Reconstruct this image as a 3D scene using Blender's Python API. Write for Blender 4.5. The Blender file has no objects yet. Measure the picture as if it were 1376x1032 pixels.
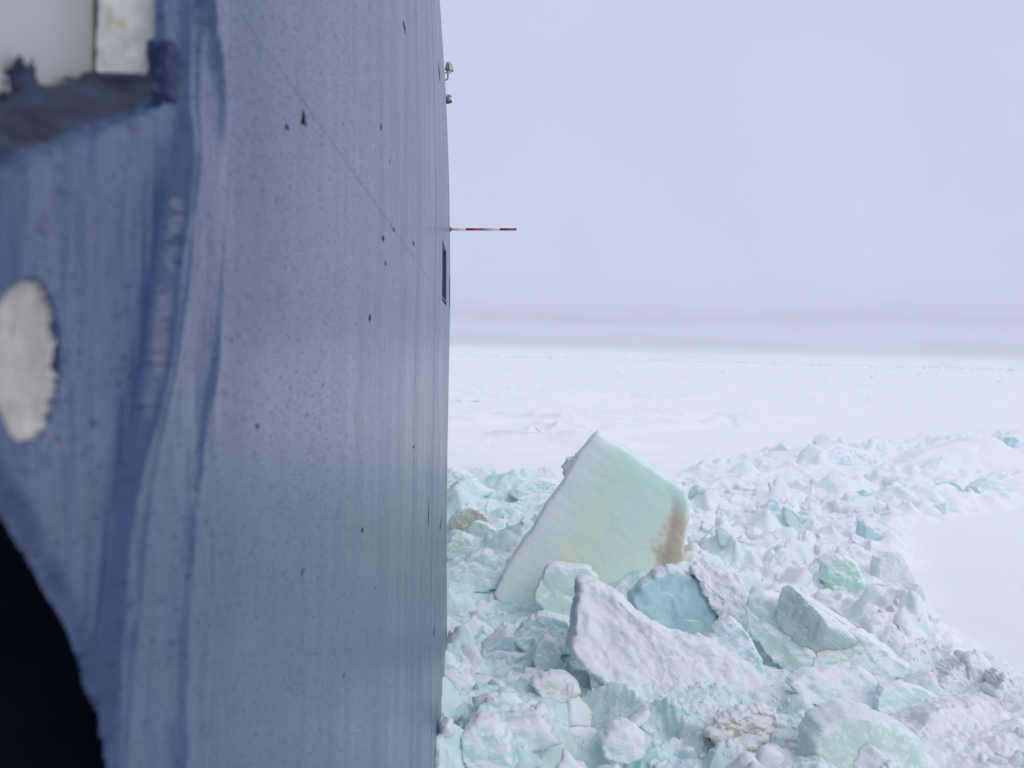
import bpy, math, random
import numpy as np
from mathutils import Matrix, Vector

random.seed(7)
RNG = np.random.default_rng(7)
R_ = math.radians
SC = bpy.context.scene
COL = SC.collection

# ------------------------------------------------------------------ camera
IMW, IMH, F = 1376.0, 1032.0, 1350.0
CAM_Z = 6.0                                   # eye height above the ice
PITCH, YAW, ROLL = R_(1.86), math.atan(48 / F), R_(1.40)
fwd = np.array([math.sin(YAW) * math.cos(PITCH), math.cos(YAW) * math.cos(PITCH), -math.sin(PITCH)])
right0 = np.array([math.cos(YAW), -math.sin(YAW), 0.0])
up0 = np.cross(right0, fwd)
CR = math.cos(ROLL) * right0 + math.sin(ROLL) * up0
CU = -math.sin(ROLL) * right0 + math.cos(ROLL) * up0
CAM = np.array([0.0, 0.0, CAM_Z])
cam = bpy.data.cameras.new('camera')
cam.sensor_width = 36.0
cam.lens = F / IMW * 36.0
cam.clip_start, cam.clip_end = 0.05, 60000
cam.dof.use_dof = True
cam.dof.focus_distance = 22.0
cam.dof.aperture_fstop = 3.0
camo = bpy.data.objects.new('camera', cam)
COL.objects.link(camo)
camo.matrix_world = Matrix(((CR[0], CU[0], -fwd[0], CAM[0]), (CR[1], CU[1], -fwd[1], CAM[1]),
                            (CR[2], CU[2], -fwd[2], CAM[2]), (0, 0, 0, 1)))
SC.camera = camo

# ------------------------------------------------------------------ sky, sun, exposure
SUN_EL, SUN_AZ = R_(40), R_(142)               # azimuth from +Y towards +X
world = bpy.data.worlds.new('World')
SC.world = world
world.use_nodes = True
wn, wl = world.node_tree.nodes, world.node_tree.links
wn.clear()


def N(nodes, t, **kw):
    n = nodes.new(t)
    for k, v in kw.items():
        setattr(n, k, v)
    return n


w_out = N(wn, 'ShaderNodeOutputWorld')
w_bg = N(wn, 'ShaderNodeBackground')
w_bg.inputs['Strength'].default_value = 0.1
w_sky = N(wn, 'ShaderNodeTexSky', sky_type='NISHITA')
w_sky.sun_disc = False
w_sky.sun_elevation = SUN_EL
w_sky.sun_rotation = SUN_AZ
w_sky.dust_density = 3.0
w_tc = N(wn, 'ShaderNodeTexCoord')
w_sep = N(wn, 'ShaderNodeSeparateXYZ')
wl.new(w_tc.outputs['Generated'], w_sep.inputs[0])
# wavy elevation so that the stratus bands are not ruler straight
w_map = N(wn, 'ShaderNodeMapping')
w_map.inputs['Scale'].default_value = (2.2, 2.2, 25)
wl.new(w_tc.outputs['Generated'], w_map.inputs[0])
w_no = N(wn, 'ShaderNodeTexNoise')
w_no.inputs['Scale'].default_value = 2.0
w_no.inputs['Detail'].default_value = 3.0
wl.new(w_map.outputs[0], w_no.inputs['Vector'])
w_ma = N(wn, 'ShaderNodeMath', operation='MULTIPLY_ADD')
w_ma.inputs[1].default_value = 0.030
w_ma.inputs[2].default_value = -0.015
wl.new(w_no.outputs[0], w_ma.inputs[0])
w_ad = N(wn, 'ShaderNodeMath', operation='ADD')
wl.new(w_sep.outputs['Z'], w_ad.inputs[0])
wl.new(w_ma.outputs[0], w_ad.inputs[1])
w_band = N(wn, 'ShaderNodeMapRange')
w_band.inputs['From Min'].default_value = -0.01
w_band.inputs['From Max'].default_value = 0.09
wl.new(w_ad.outputs[0], w_band.inputs['Value'])
w_br = N(wn, 'ShaderNodeValToRGB')
cr = w_br.color_ramp
cr.interpolation = 'B_SPLINE'
stops = [(0.0, .88), (0.10, .86), (0.17, .82), (0.23, .84), (0.29, .94), (0.36, .97), (0.42, .92), (0.47, .86), (0.55, .90), (0.66, .96), (0.85, 1.0)]
while len(cr.elements) < len(stops):
    cr.elements.new(0.5)
for e, (p, v) in zip(cr.elements, stops):
    e.position = p
    e.color = (v * .985, v, v, 1)
wl.new(w_band.outputs[0], w_br.inputs[0])
w_gr = N(wn, 'ShaderNodeValToRGB')            # overcast: brighter overhead
g = w_gr.color_ramp
g.elements[0].position = 0.0
g.elements[0].color = (.610, .650, .835, 1)
g.elements[1].position = 1.0
g.elements[1].color = (.67, .73, .88, 1)
e = g.elements.new(0.34)
e.color = (.590, .645, .825, 1)
e = g.elements.new(0.16)
e.color = (.610, .655, .845, 1)
wl.new(w_sep.outputs['Z'], w_gr.inputs[0])
w_mul = N(wn, 'ShaderNodeMix', data_type='RGBA', blend_type='MULTIPLY')
w_mul.inputs['Factor'].default_value = 1.0
wl.new(w_gr.outputs[0], w_mul.inputs['A'])
wl.new(w_br.outputs[0], w_mul.inputs['B'])
# faint cloud mottling
w_n2 = N(wn, 'ShaderNodeTexNoise')
w_n2.inputs['Scale'].default_value = 4.5
w_n2.inputs['Detail'].default_value = 4.0
wl.new(w_tc.outputs['Generated'], w_n2.inputs['Vector'])
w_m2 = N(wn, 'ShaderNodeMapRange')
w_m2.inputs['To Min'].default_value = 9.3
w_m2.inputs['To Max'].default_value = 10.7
wl.new(w_n2.outputs[0], w_m2.inputs[0])
w_sc = N(wn, 'ShaderNodeVectorMath', operation='SCALE')
wl.new(w_mul.outputs['Result'], w_sc.inputs[0])
wl.new(w_m2.outputs[0], w_sc.inputs['Scale'])
w_mix = N(wn, 'ShaderNodeMix', data_type='RGBA')
w_mix.inputs['Factor'].default_value = 0.97
wl.new(w_sky.outputs[0], w_mix.inputs['A'])
wl.new(w_sc.outputs[0], w_mix.inputs['B'])
wl.new(w_mix.outputs['Result'], w_bg.inputs['Color'])
wl.new(w_bg.outputs[0], w_out.inputs[0])

sun = bpy.data.lights.new('sun', 'SUN')
sun.energy = 0.75
sun.angle = R_(42)
sun.color = (1.0, 0.97, 0.93)
suno = bpy.data.objects.new('sun', sun)
COL.objects.link(suno)
sd = Vector((math.sin(SUN_AZ) * math.cos(SUN_EL), math.cos(SUN_AZ) * math.cos(SUN_EL), math.sin(SUN_EL)))
suno.rotation_euler = sd.to_track_quat('Z', 'Y').to_euler()
suno.location = (30, 20, 40)

SC.view_settings.view_transform = 'Standard'
SC.view_settings.look = 'None'
SC.view_settings.exposure = 0.0
SC.view_settings.gamma = 1.0
SC.view_settings.use_curve_mapping = False
SC.cycles.use_denoising = True
SC.cycles.max_bounces = 10
SC.cycles.diffuse_bounces = 8
SC.cycles.volume_bounces = 1


# ------------------------------------------------------------------ pixel -> place helpers
def ray(px, py):
    return CR * ((px - IMW / 2) / F) + CU * ((IMH / 2 - py) / F) + fwd


def ground(px, py, z=0.0):
    d = ray(px, py)
    return CAM + d * ((z - CAM_Z) / d[2])


def at_y(px, py, y):
    d = ray(px, py)
    return CAM + d * (y / d[1])


def on_hull(px, py, dist=0.52):
    d = ray(px, py)
    return CAM + d * (-dist / d[0])


def project(P):
    v = np.asarray(P, float) - CAM
    dz = v @ fwd
    return IMW / 2 + F * (v @ CR) / dz, IMH / 2 - F * (v @ CU) / dz


# ------------------------------------------------------------------ numpy noise
def _hash(ix, iy, iz, seed):
    h = (ix.astype(np.int64) * 374761393 + iy.astype(np.int64) * 668265263 + iz.astype(np.int64) * 2147483647 + seed * 974711) & 0xFFFFFFFF
    h = ((h ^ (h >> 13)) * 1274126177) & 0xFFFFFFFF
    h = ((h ^ (h >> 16)) * 2246822519) & 0xFFFFFFFF
    return (h ^ (h >> 15)) & 0xFFFFFFFF


def rnd(ix, iy, iz=None, seed=0):
    if iz is None:
        iz = np.zeros_like(ix)
    return _hash(ix, iy, iz, seed) / 4294967295.0


def noise3(p, seed=0):
    """smooth value noise in -1..1; p is (...,3)"""
    i = np.floor(p).astype(np.int64)
    f = p - i
    u = f * f * f * (f * (f * 6 - 15) + 10)
    r = 0.0
    for dx in (0, 1):
        wx = u[..., 0] if dx else 1 - u[..., 0]
        for dy in (0, 1):
            wy = u[..., 1] if dy else 1 - u[..., 1]
            for dz in (0, 1):
                wz = u[..., 2] if dz else 1 - u[..., 2]
                r = r + rnd(i[..., 0] + dx, i[..., 1] + dy, i[..., 2] + dz, seed) * wx * wy * wz
    return r * 2 - 1


def noise2(x, y, seed=0):
    i, j = np.floor(x).astype(np.int64), np.floor(y).astype(np.int64)
    fx, fy = x - i, y - j
    ux = fx * fx * fx * (fx * (fx * 6 - 15) + 10)
    uy = fy * fy * fy * (fy * (fy * 6 - 15) + 10)
    z = np.zeros_like(i)
    a = rnd(i, j, z, seed) * (1 - ux) + rnd(i + 1, j, z, seed) * ux
    b = rnd(i, j + 1, z, seed) * (1 - ux) + rnd(i + 1, j + 1, z, seed) * ux
    return (a * (1 - uy) + b * uy) * 2 - 1


def fbm2(x, y, octv=4, seed=0):
    r, a, s = 0.0, 1.0, 0.0
    ca, sa = math.cos(.6), math.sin(.6)
    for o in range(octv):
        r = r + a * noise2(x, y, seed + o * 17)
        s += a
        a *= .5
        x, y = (x * ca - y * sa) * 2.03 + 3.1, (x * sa + y * ca) * 2.03 - 1.7
    return r / s


def fbm3(p, octv=4, seed=0):
    r, a, s = 0.0, 1.0, 0.0
    for o in range(octv):
        r = r + a * noise3(p, seed + o * 31)
        s += a
        a *= .5
        p = p * 2.03 + 5.3
    return r / s


def cells(x, y, s, seed):
    """jammed tilted plates (upper envelope): height, gap measure, random of the plate on top"""
    x, y = x / s, y / s
    i, j = np.floor(x).astype(np.int64), np.floor(y).astype(np.int64)
    b1 = np.full(x.shape, -9.0)
    b2 = np.full(x.shape, -9.0)
    cid = np.zeros(x.shape)
    for di in (-1, 0, 1):
        for dj in (-1, 0, 1):
            a, b = i + di, j + dj
            cx = a + .1 + .8 * rnd(a, b, None, seed)
            cy = b + .1 + .8 * rnd(a, b, None, seed + 1)
            dx, dy = x - cx, y - cy
            th = rnd(a, b, None, seed + 6) * 6.2832
            ct, st = np.cos(th), np.sin(th)
            u, v = np.abs(dx * ct + dy * st) * .8, np.abs(-dx * st + dy * ct) * 1.15
            d = np.maximum(u, v)
            hh = (rnd(a, b, None, seed + 2) - .5) * .75 + dx * (rnd(a, b, None, seed + 3) - .5) * 2.1 + dy * (rnd(a, b, None, seed + 4) - .5) * 2.1
            hh = hh - 2.6 * np.clip(d - .42, 0, None)
            top = hh > b1
            b2 = np.where(top, b1, np.maximum(b2, hh))
            cid = np.where(top, rnd(a, b, None, seed + 5), cid)
            b1 = np.where(top, hh, b1)
    return np.clip(b1, -.8, 2) * s, b1 - b2, cid


def sstep(a, b, x):
    t = np.clip((x - a) / (b - a), 0, 1)
    return t * t * (3 - 2 * t)


def poly_sd(x, y, poly):
    """signed distance to a polygon, positive inside"""
    P = np.asarray(poly, float)
    best = np.full(x.shape, 1e9)
    inside = np.zeros(x.shape, bool)
    for k in range(len(P)):
        ax, ay = P[k]
        bx, by = P[(k + 1) % len(P)]
        ex, ey = bx - ax, by - ay
        t = np.clip(((x - ax) * ex + (y - ay) * ey) / (ex * ex + ey * ey + 1e-12), 0, 1)
        best = np.minimum(best, np.hypot(x - ax - t * ex, y - ay - t * ey))
        c = (ay > y) != (by > y)
        with np.errstate(divide='ignore', invalid='ignore'):
            xi = ax + (y - ay) * ex / (ey if abs(ey) > 1e-12 else 1e-12)
        inside ^= c & (x < xi)
    return np.where(inside, best, -best)


# ------------------------------------------------------------------ mesh helpers
def make_mesh(name, V, faces, mats, smooth=True, midx=None):
    """faces: (n,4) int array, -1 in the last column marks a triangle"""
    V = np.asarray(V, np.float32)
    faces = np.asarray(faces, np.int32)
    me = bpy.data.meshes.new(name)
    me.vertices.add(len(V))
    me.vertices.foreach_set('co', V.ravel())
    if faces.shape[1] == 3:
        loops = faces.ravel()
        tot = np.full(len(faces), 3, np.int32)
    else:
        tri = faces[:, 3] < 0
        tot = np.where(tri, 3, 4).astype(np.int32)
        loops = faces.ravel()
        loops = loops[loops >= 0]
    me.loops.add(len(loops))
    me.loops.foreach_set('vertex_index', loops.astype(np.int32))
    me.polygons.add(len(faces))
    start = np.concatenate(([0], np.cumsum(tot)[:-1])).astype(np.int32)
    me.polygons.foreach_set('loop_start', start)
    if smooth:
        me.polygons.foreach_set('use_smooth', np.ones(len(faces), bool))
    if midx is not None:
        me.polygons.foreach_set('material_index', np.asarray(midx, np.int32))
    for m in (mats if isinstance(mats, (list, tuple)) else [mats]):
        me.materials.append(m)
    me.update(calc_edges=True)
    me.validate()
    return me


def link(name, me, parent=None):
    o = bpy.data.objects.new(name, me)
    COL.objects.link(o)
    if parent is not None:
        o.parent = parent
    return o


def tag(o, label=None, cat=None, group=None, kind=None):
    if label: o['label'] = label
    if cat: o['category'] = cat
    if group: o['group'] = group
    if kind: o['kind'] = kind
    return o


def vattr(me, name, vals):
    a = me.attributes.new(name, 'FLOAT', 'POINT')
    a.data.foreach_set('value', np.asarray(vals, np.float32))


def grid_faces(nu, nv, wrap_u=False):
    iu = np.arange(nu if wrap_u else nu - 1)
    jv = np.arange(nv - 1)
    I, J = np.meshgrid(iu, jv, indexing='ij')
    I2 = (I + 1) % nu
    a = I * nv + J
    b = I2 * nv + J
    return np.stack([a, b, b + 1, a + 1], -1).reshape(-1, 4)


def tube(pts, rad, n=8, caps=True):
    """V, F of a tube along a polyline; rad is a number or one per point"""
    P = [Vector(p) for p in pts]
    rad = [rad] * len(P) if not hasattr(rad, '__len__') else rad
    V, Fc = [], []
    ref = None
    for k, p in enumerate(P):
        t = (P[min(k + 1, len(P) - 1)] - P[max(k - 1, 0)]).normalized()
        if ref is None:
            ref = t.orthogonal().normalized()
        ref = (ref - t * ref.dot(t)).normalized()
        b = t.cross(ref)
        for q in range(n):
            a = 2 * math.pi * q / n
            V.append(p + ref * (math.cos(a) * rad[k]) + b * (math.sin(a) * rad[k]))
    for k in range(len(P) - 1):
        for q in range(n):
            Fc.append((k * n + q, k * n + (q + 1) % n, (k + 1) * n + (q + 1) % n, (k + 1) * n + q))
    if caps:
        c0 = len(V); V.append(P[0])
        c1 = len(V); V.append(P[-1])
        for q in range(n):
            Fc.append((c0, (q + 1) % n, q, -1))
            e = (len(P) - 1) * n
            Fc.append((c1, e + q, e + (q + 1) % n, -1))
    return np.array([tuple(v) for v in V]), np.array(Fc)


# ------------------------------------------------------------------ materials
def new_mat(name):
    m = bpy.data.materials.new(name)
    m.use_nodes = True
    nt = m.node_tree
    b = nt.nodes['Principled BSDF']
    return m, nt.nodes, nt.links, b


def mrange(nodes, links, src, a, b, c=0.0, d=1.0):
    n = N(nodes, 'ShaderNodeMapRange')
    n.inputs['From Min'].default_value = a
    n.inputs['From Max'].default_value = b
    n.inputs['To Min'].default_value = c
    n.inputs['To Max'].default_value = d
    links.new(src, n.inputs['Value'])
    return n.outputs[0]


def mixc(nodes, links, fac, a, b, bt='MIX'):
    n = N(nodes, 'ShaderNodeMix', data_type='RGBA', blend_type=bt)
    for s, v in (('Factor', fac), ('A', a), ('B', b)):
        if isinstance(v, tuple):
            n.inputs[s].default_value = (*v, 1)
        elif isinstance(v, (int, float)):
            n.inputs[s].default_value = v
        else:
            links.new(v, n.inputs[s])
    return n.outputs['Result']


def math_(nodes, links, op, a, b):
    n = N(nodes, 'ShaderNodeMath', operation=op)
    for k, v in enumerate((a, b)):
        if isinstance(v, (int, float)):
            n.inputs[k].default_value = v
        else:
            links.new(v, n.inputs[k])
    return n.outputs[0]


def noise_n(nodes, links, vec, scale, detail=4.0, rough=.55, stretch=None):
    if stretch:
        m = N(nodes, 'ShaderNodeMapping')
        m.inputs['Scale'].default_value = stretch
        links.new(vec, m.inputs[0])
        vec = m.outputs[0]
    t = N(nodes, 'ShaderNodeTexNoise')
    t.inputs['Scale'].default_value = scale
    t.inputs['Detail'].default_value = detail
    t.inputs['Roughness'].default_value = rough
    links.new(vec, t.inputs['Vector'])
    return t.outputs[0]


SNOW = (.925, .938, .942)


def ice_mat(name, c1, c2, snow=(.55, .85), nscale=1.6, sss=.85, rough=.42, bump=.45, frost=.35, attr=None, ramp=None, uvfun=None, nz=.34, sscale=.14):
    """ice body colour c1..c2, settled snow where the surface faces up and where frost sticks"""
    m, nd, lk, b = new_mat(name)
    geo = N(nd, 'ShaderNodeNewGeometry')
    pos = geo.outputs['Position']
    n1 = noise_n(nd, lk, pos, nscale, 5)
    body = mixc(nd, lk, mrange(nd, lk, n1, .35, .65), c1, c2)
    if ramp is not None:
        at = N(nd, 'ShaderNodeAttribute', attribute_name=attr)
        r = N(nd, 'ShaderNodeValToRGB')
        r.color_ramp.interpolation = 'LINEAR'
        while len(r.color_ramp.elements) < len(ramp):
            r.color_ramp.elements.new(.5)
        for e, (p, c) in zip(r.color_ramp.elements, ramp):
            e.position = p
            e.color = (*c, 1)
        lk.new(at.outputs['Fac'], r.inputs[0])
        body = mixc(nd, lk, mrange(nd, lk, n1, .35, .65, .75, 1.0), c1, r.outputs[0])
    if uvfun is not None:
        body = uvfun(nd, lk, body)
    sep = N(nd, 'ShaderNodeSeparateXYZ')
    lk.new(geo.outputs['Normal'], sep.inputs[0])
    n2 = noise_n(nd, lk, pos, 6.0, 9, .68)
    up = math_(nd, lk, 'ADD', sep.outputs['Z'], mrange(nd, lk, n2, .3, .7, -nz, nz))
    mid_ = (snow[0] + snow[1]) / 2
    smask = mrange(nd, lk, up, mid_ - .11, mid_ + .11)
    n3 = noise_n(nd, lk, pos, 11.0, 8, .66)
    fm = mrange(nd, lk, n3, .56, .62, 0, frost)
    mask = math_(nd, lk, 'MAXIMUM', smask, fm)
    lk.new(mixc(nd, lk, mask, body, SNOW), b.inputs['Base Color'])
    lk.new(mrange(nd, lk, mask, 0, 1, rough, .9), b.inputs['Roughness'])
    b.inputs['Subsurface Weight'].default_value = sss
    b.inputs['Subsurface Radius'].default_value = (.75, .95, 1.0)
    b.inputs['Subsurface Scale'].default_value = sscale
    b.inputs['IOR'].default_value = 1.31
    n4 = noise_n(nd, lk, pos, 22.0, 5, .65)
    bp = N(nd, 'ShaderNodeBump')
    bp.inputs['Strength'].default_value = bump
    bp.inputs['Distance'].default_value = .05
    lk.new(n4, bp.inputs['Height'])
    lk.new(bp.outputs[0], b.inputs['Normal'])
    return m


def plain_mat(name, col, rough=.6, bump=0.0, bscale=30.0, var=0.0, vscale=8.0, metal=0.0):
    m, nd, lk, b = new_mat(name)
    tc = N(nd, 'ShaderNodeTexCoord')
    n1 = noise_n(nd, lk, tc.outputs['Object'], vscale, 5, .6)
    d = tuple(c * (1 - var) for c in col)
    u = tuple(min(1, c * (1 + var)) for c in col)
    lk.new(mixc(nd, lk, mrange(nd, lk, n1, .3, .7), d, u), b.inputs['Base Color'])
    b.inputs['Roughness'].default_value = rough
    b.inputs['Metallic'].default_value = metal
    if bump:
        n2 = noise_n(nd, lk, tc.outputs['Object'], bscale, 5, .6)
        bp = N(nd, 'ShaderNodeBump')
        bp.inputs['Strength'].default_value = bump
        bp.inputs['Distance'].default_value = .01
        lk.new(n2, bp.inputs['Height'])
        lk.new(bp.outputs[0], b.inputs['Normal'])
    return m


ICE = {
    'white': ice_mat('snowy_ice', (.80, .88, .90), (.87, .91, .925), (-.2, .5), frost=.9, sss=.25, rough=.8, bump=.5),
    'blue': ice_mat('pale_blue_ice', (0.554, 0.738, 0.774), (0.672, 0.810, 0.837), (.30, .7), frost=.5),
    'teal': ice_mat('teal_ice', (.44, .68, .68), (.56, .76, .77), (.74, 1.0), frost=0, rough=.35, bump=0.12, nz=0.1),
    'green': ice_mat('pale_green_ice', (0.588, 0.765, 0.684), (0.689, 0.828, 0.774), (.4, .8), frost=0.12, nz=0.16, bump=0.15),
    'beige': ice_mat('stained_beige_ice', (0.588, 0.567, 0.450), (0.689, 0.702, 0.594), (.35, .75), frost=.55),
}

# ship paint
def hull_material():
    m, nd, lk, b = new_mat('hull_blue_paint')
    geo = N(nd, 'ShaderNodeNewGeometry')
    pos = geo.outputs['Position']
    n1 = noise_n(nd, lk, pos, 1.0, 5, .6, (1, 3.0, 9.0))
    base = mixc(nd, lk, mrange(nd, lk, n1, .3, .7), (.012, .039, .122), (.021, .058, .160))
    n2 = noise_n(nd, lk, pos, 1.0, 3, .6, (1, 22.0, 60.0))
    s1 = mrange(nd, lk, n2, .66, .72, 0, .8)
    n3 = noise_n(nd, lk, pos, 1.0, 3, .65, (1, 45.0, 130.0))
    s2 = mrange(nd, lk, n3, .57, .68, 0, .7)
    n3b = noise_n(nd, lk, pos, 1.0, 2, .5, (1, 4.0, 15.0))
    s3 = mrange(nd, lk, n3b, .765, .79, 0, 1.0)
    spk = math_(nd, lk, 'MAXIMUM', math_(nd, lk, 'MAXIMUM', s1, s2), s3)
    lk.new(mixc(nd, lk, spk, base, (.012, .016, .050)), b.inputs['Base Color'])
    n5 = noise_n(nd, lk, pos, 1.0, 4, .6, (1, 2.0, .5))
    r0 = mrange(nd, lk, n5, .3, .7, .22, .31)
    rr = math_(nd, lk, 'ADD', r0, math_(nd, lk, 'MULTIPLY', spk, .35))
    lk.new(rr, b.inputs['Roughness'])
    lk.new(mrange(nd, lk, spk, 0, 1, .75, .08), b.inputs['Specular IOR Level'])
    n4 = noise_n(nd, lk, pos, 1.0, 5, .6, (1, 22.0, 3.0))
    n6 = noise_n(nd, lk, pos, 1.0, 3, .6, (1, 55.0, 55.0))
    hh = math_(nd, lk, 'ADD', math_(nd, lk, 'MULTIPLY', n4, .42), math_(nd, lk, 'MULTIPLY', n6, .25))
    hh = math_(nd, lk, 'SUBTRACT', hh, math_(nd, lk, 'MULTIPLY', spk, .25))
    bp = N(nd, 'ShaderNodeBump')
    bp.inputs['Strength'].default_value = .28
    bp.inputs['Distance'].default_value = .006
    lk.new(hh, bp.inputs['Height'])
    lk.new(bp.outputs[0], b.inputs['Normal'])
    return m


M_HULL = hull_material()
M_HULLDEEP = plain_mat('deep_blue_paint_and_shade', (.012, .026, .088), .6, .3, 40, .25)  # real deep blue paint, also painted shade in recesses and chip rim
M_GRIME = plain_mat('grimy_sill_paint', (.028, .040, .078), .8, .9, 45, .7, 11)
M_WHITEPAINT = plain_mat('old_white_paint', (.56, .58, .55), .7, .6, 50, .08, 14)
M_PANEL = plain_mat('grey_panel_paint', (.50, .51, .49), .6, .1, 30, .05, 3)
M_CHIP = plain_mat('bared_white_primer', (.50, .465, .415), .75, .8, 60, .18, 22)
M_DARK = plain_mat('dark_recess_shade', (.006, .012, .042), .9, .3, 30, .4)  # deep shade inside the lower opening, put into the colour


def rust_white():
    m, nd, lk, b = new_mat('white_paint_with_rust_runs')
    geo = N(nd, 'ShaderNodeNewGeometry')
    n1 = noise_n(nd, lk, geo.outputs['Position'], 1.0, 3, .5, (40, 40, 22))
    n2 = noise_n(nd, lk, geo.outputs['Position'], 14, 4, .6)
    white = mixc(nd, lk, mrange(nd, lk, n2, .3, .7), (.66, .69, .66), (.80, .81, .78))
    lk.new(mixc(nd, lk, mrange(nd, lk, n1, .60, .72, 0, .7), white, (.62, .46, .18)), b.inputs['Base Color'])
    b.inputs['Roughness'].default_value = .7
    bp = N(nd, 'ShaderNodeBump')
    bp.inputs['Strength'].default_value = .6
    bp.inputs['Distance'].default_value = .01
    lk.new(n2, bp.inputs['Height'])
    lk.new(bp.outputs[0], b.inputs['Normal'])
    return m


M_RUSTWHITE = rust_white()
M_LAMP = plain_mat('cream_lamp_enamel', (.50, .50, .42), .5, .1, 30, .12, 12)
M_LAMPDK = plain_mat('dark_lamp_metal', (.08, .08, .085), .5, .1, 30, .2, 12)
M_LAMPGLASS = plain_mat('lamp_glass', (.20, .25, .22), .15, 0, 30, .1, 12)
M_RED = plain_mat('red_pole_paint', (.42, .035, .07), .5, .1, 30, .1, 6)
M_POLEW = plain_mat('white_pole_paint', (.70, .66, .64), .5, .1, 30, .05, 6)

# ------------------------------------------------------------------ the ice sheet
RUBBLE_PX = [(540, 634), (640, 628), (700, 640), (800, 646), (900, 642), (960, 627), (1040, 606), (1180, 604), (1290, 588),
             (1420, 586), (1420, 668), (1330, 690), (1245, 712), (1222, 742), (1236, 800), (1262, 840), (1325, 885), (1420, 955),
             (1700, 1250), (300, 1250)]
RUBBLE = [tuple(ground(*p)[:2]) for p in RUBBLE_PX]
# ground spots kept low so that the large blocks standing there are not buried: (px, py, radius m)
LOW = [(880, 935, 1.1), (960, 955, .9), (800, 800, 2.6), (700, 815, 1.3), (830, 850, 1.2), (905, 850, 1.2), (1040, 900, 1.5), (1120, 925, 1.4),
       (1160, 990, 1.0), (640, 790, 1.3), (640, 740, 1.4), (900, 900, .9), (770, 835, .8), (700, 840, .8)]
LOWP = [(*ground(a, b)[:2], r) for a, b, r in LOW]


BANK = [(*ground(a, b)[:2], r, h) for a, b, r, h in [(850, 806, 1.1, .42), (895, 800, 1.1, .62), (940, 798, 1.2, .5), (985, 800, 1.2, .35)]]


def rubble_mask(x, y):
    wx = fbm2(x / 2.3, y / 2.3, 3, 90)
    sd_ = poly_sd(x, y, RUBBLE) + wx * np.clip(y * .028, .3, 2.2)
    return sstep(-.6, 1.5, sd_ / np.clip(y / 26, .6, 3)), sd_


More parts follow.
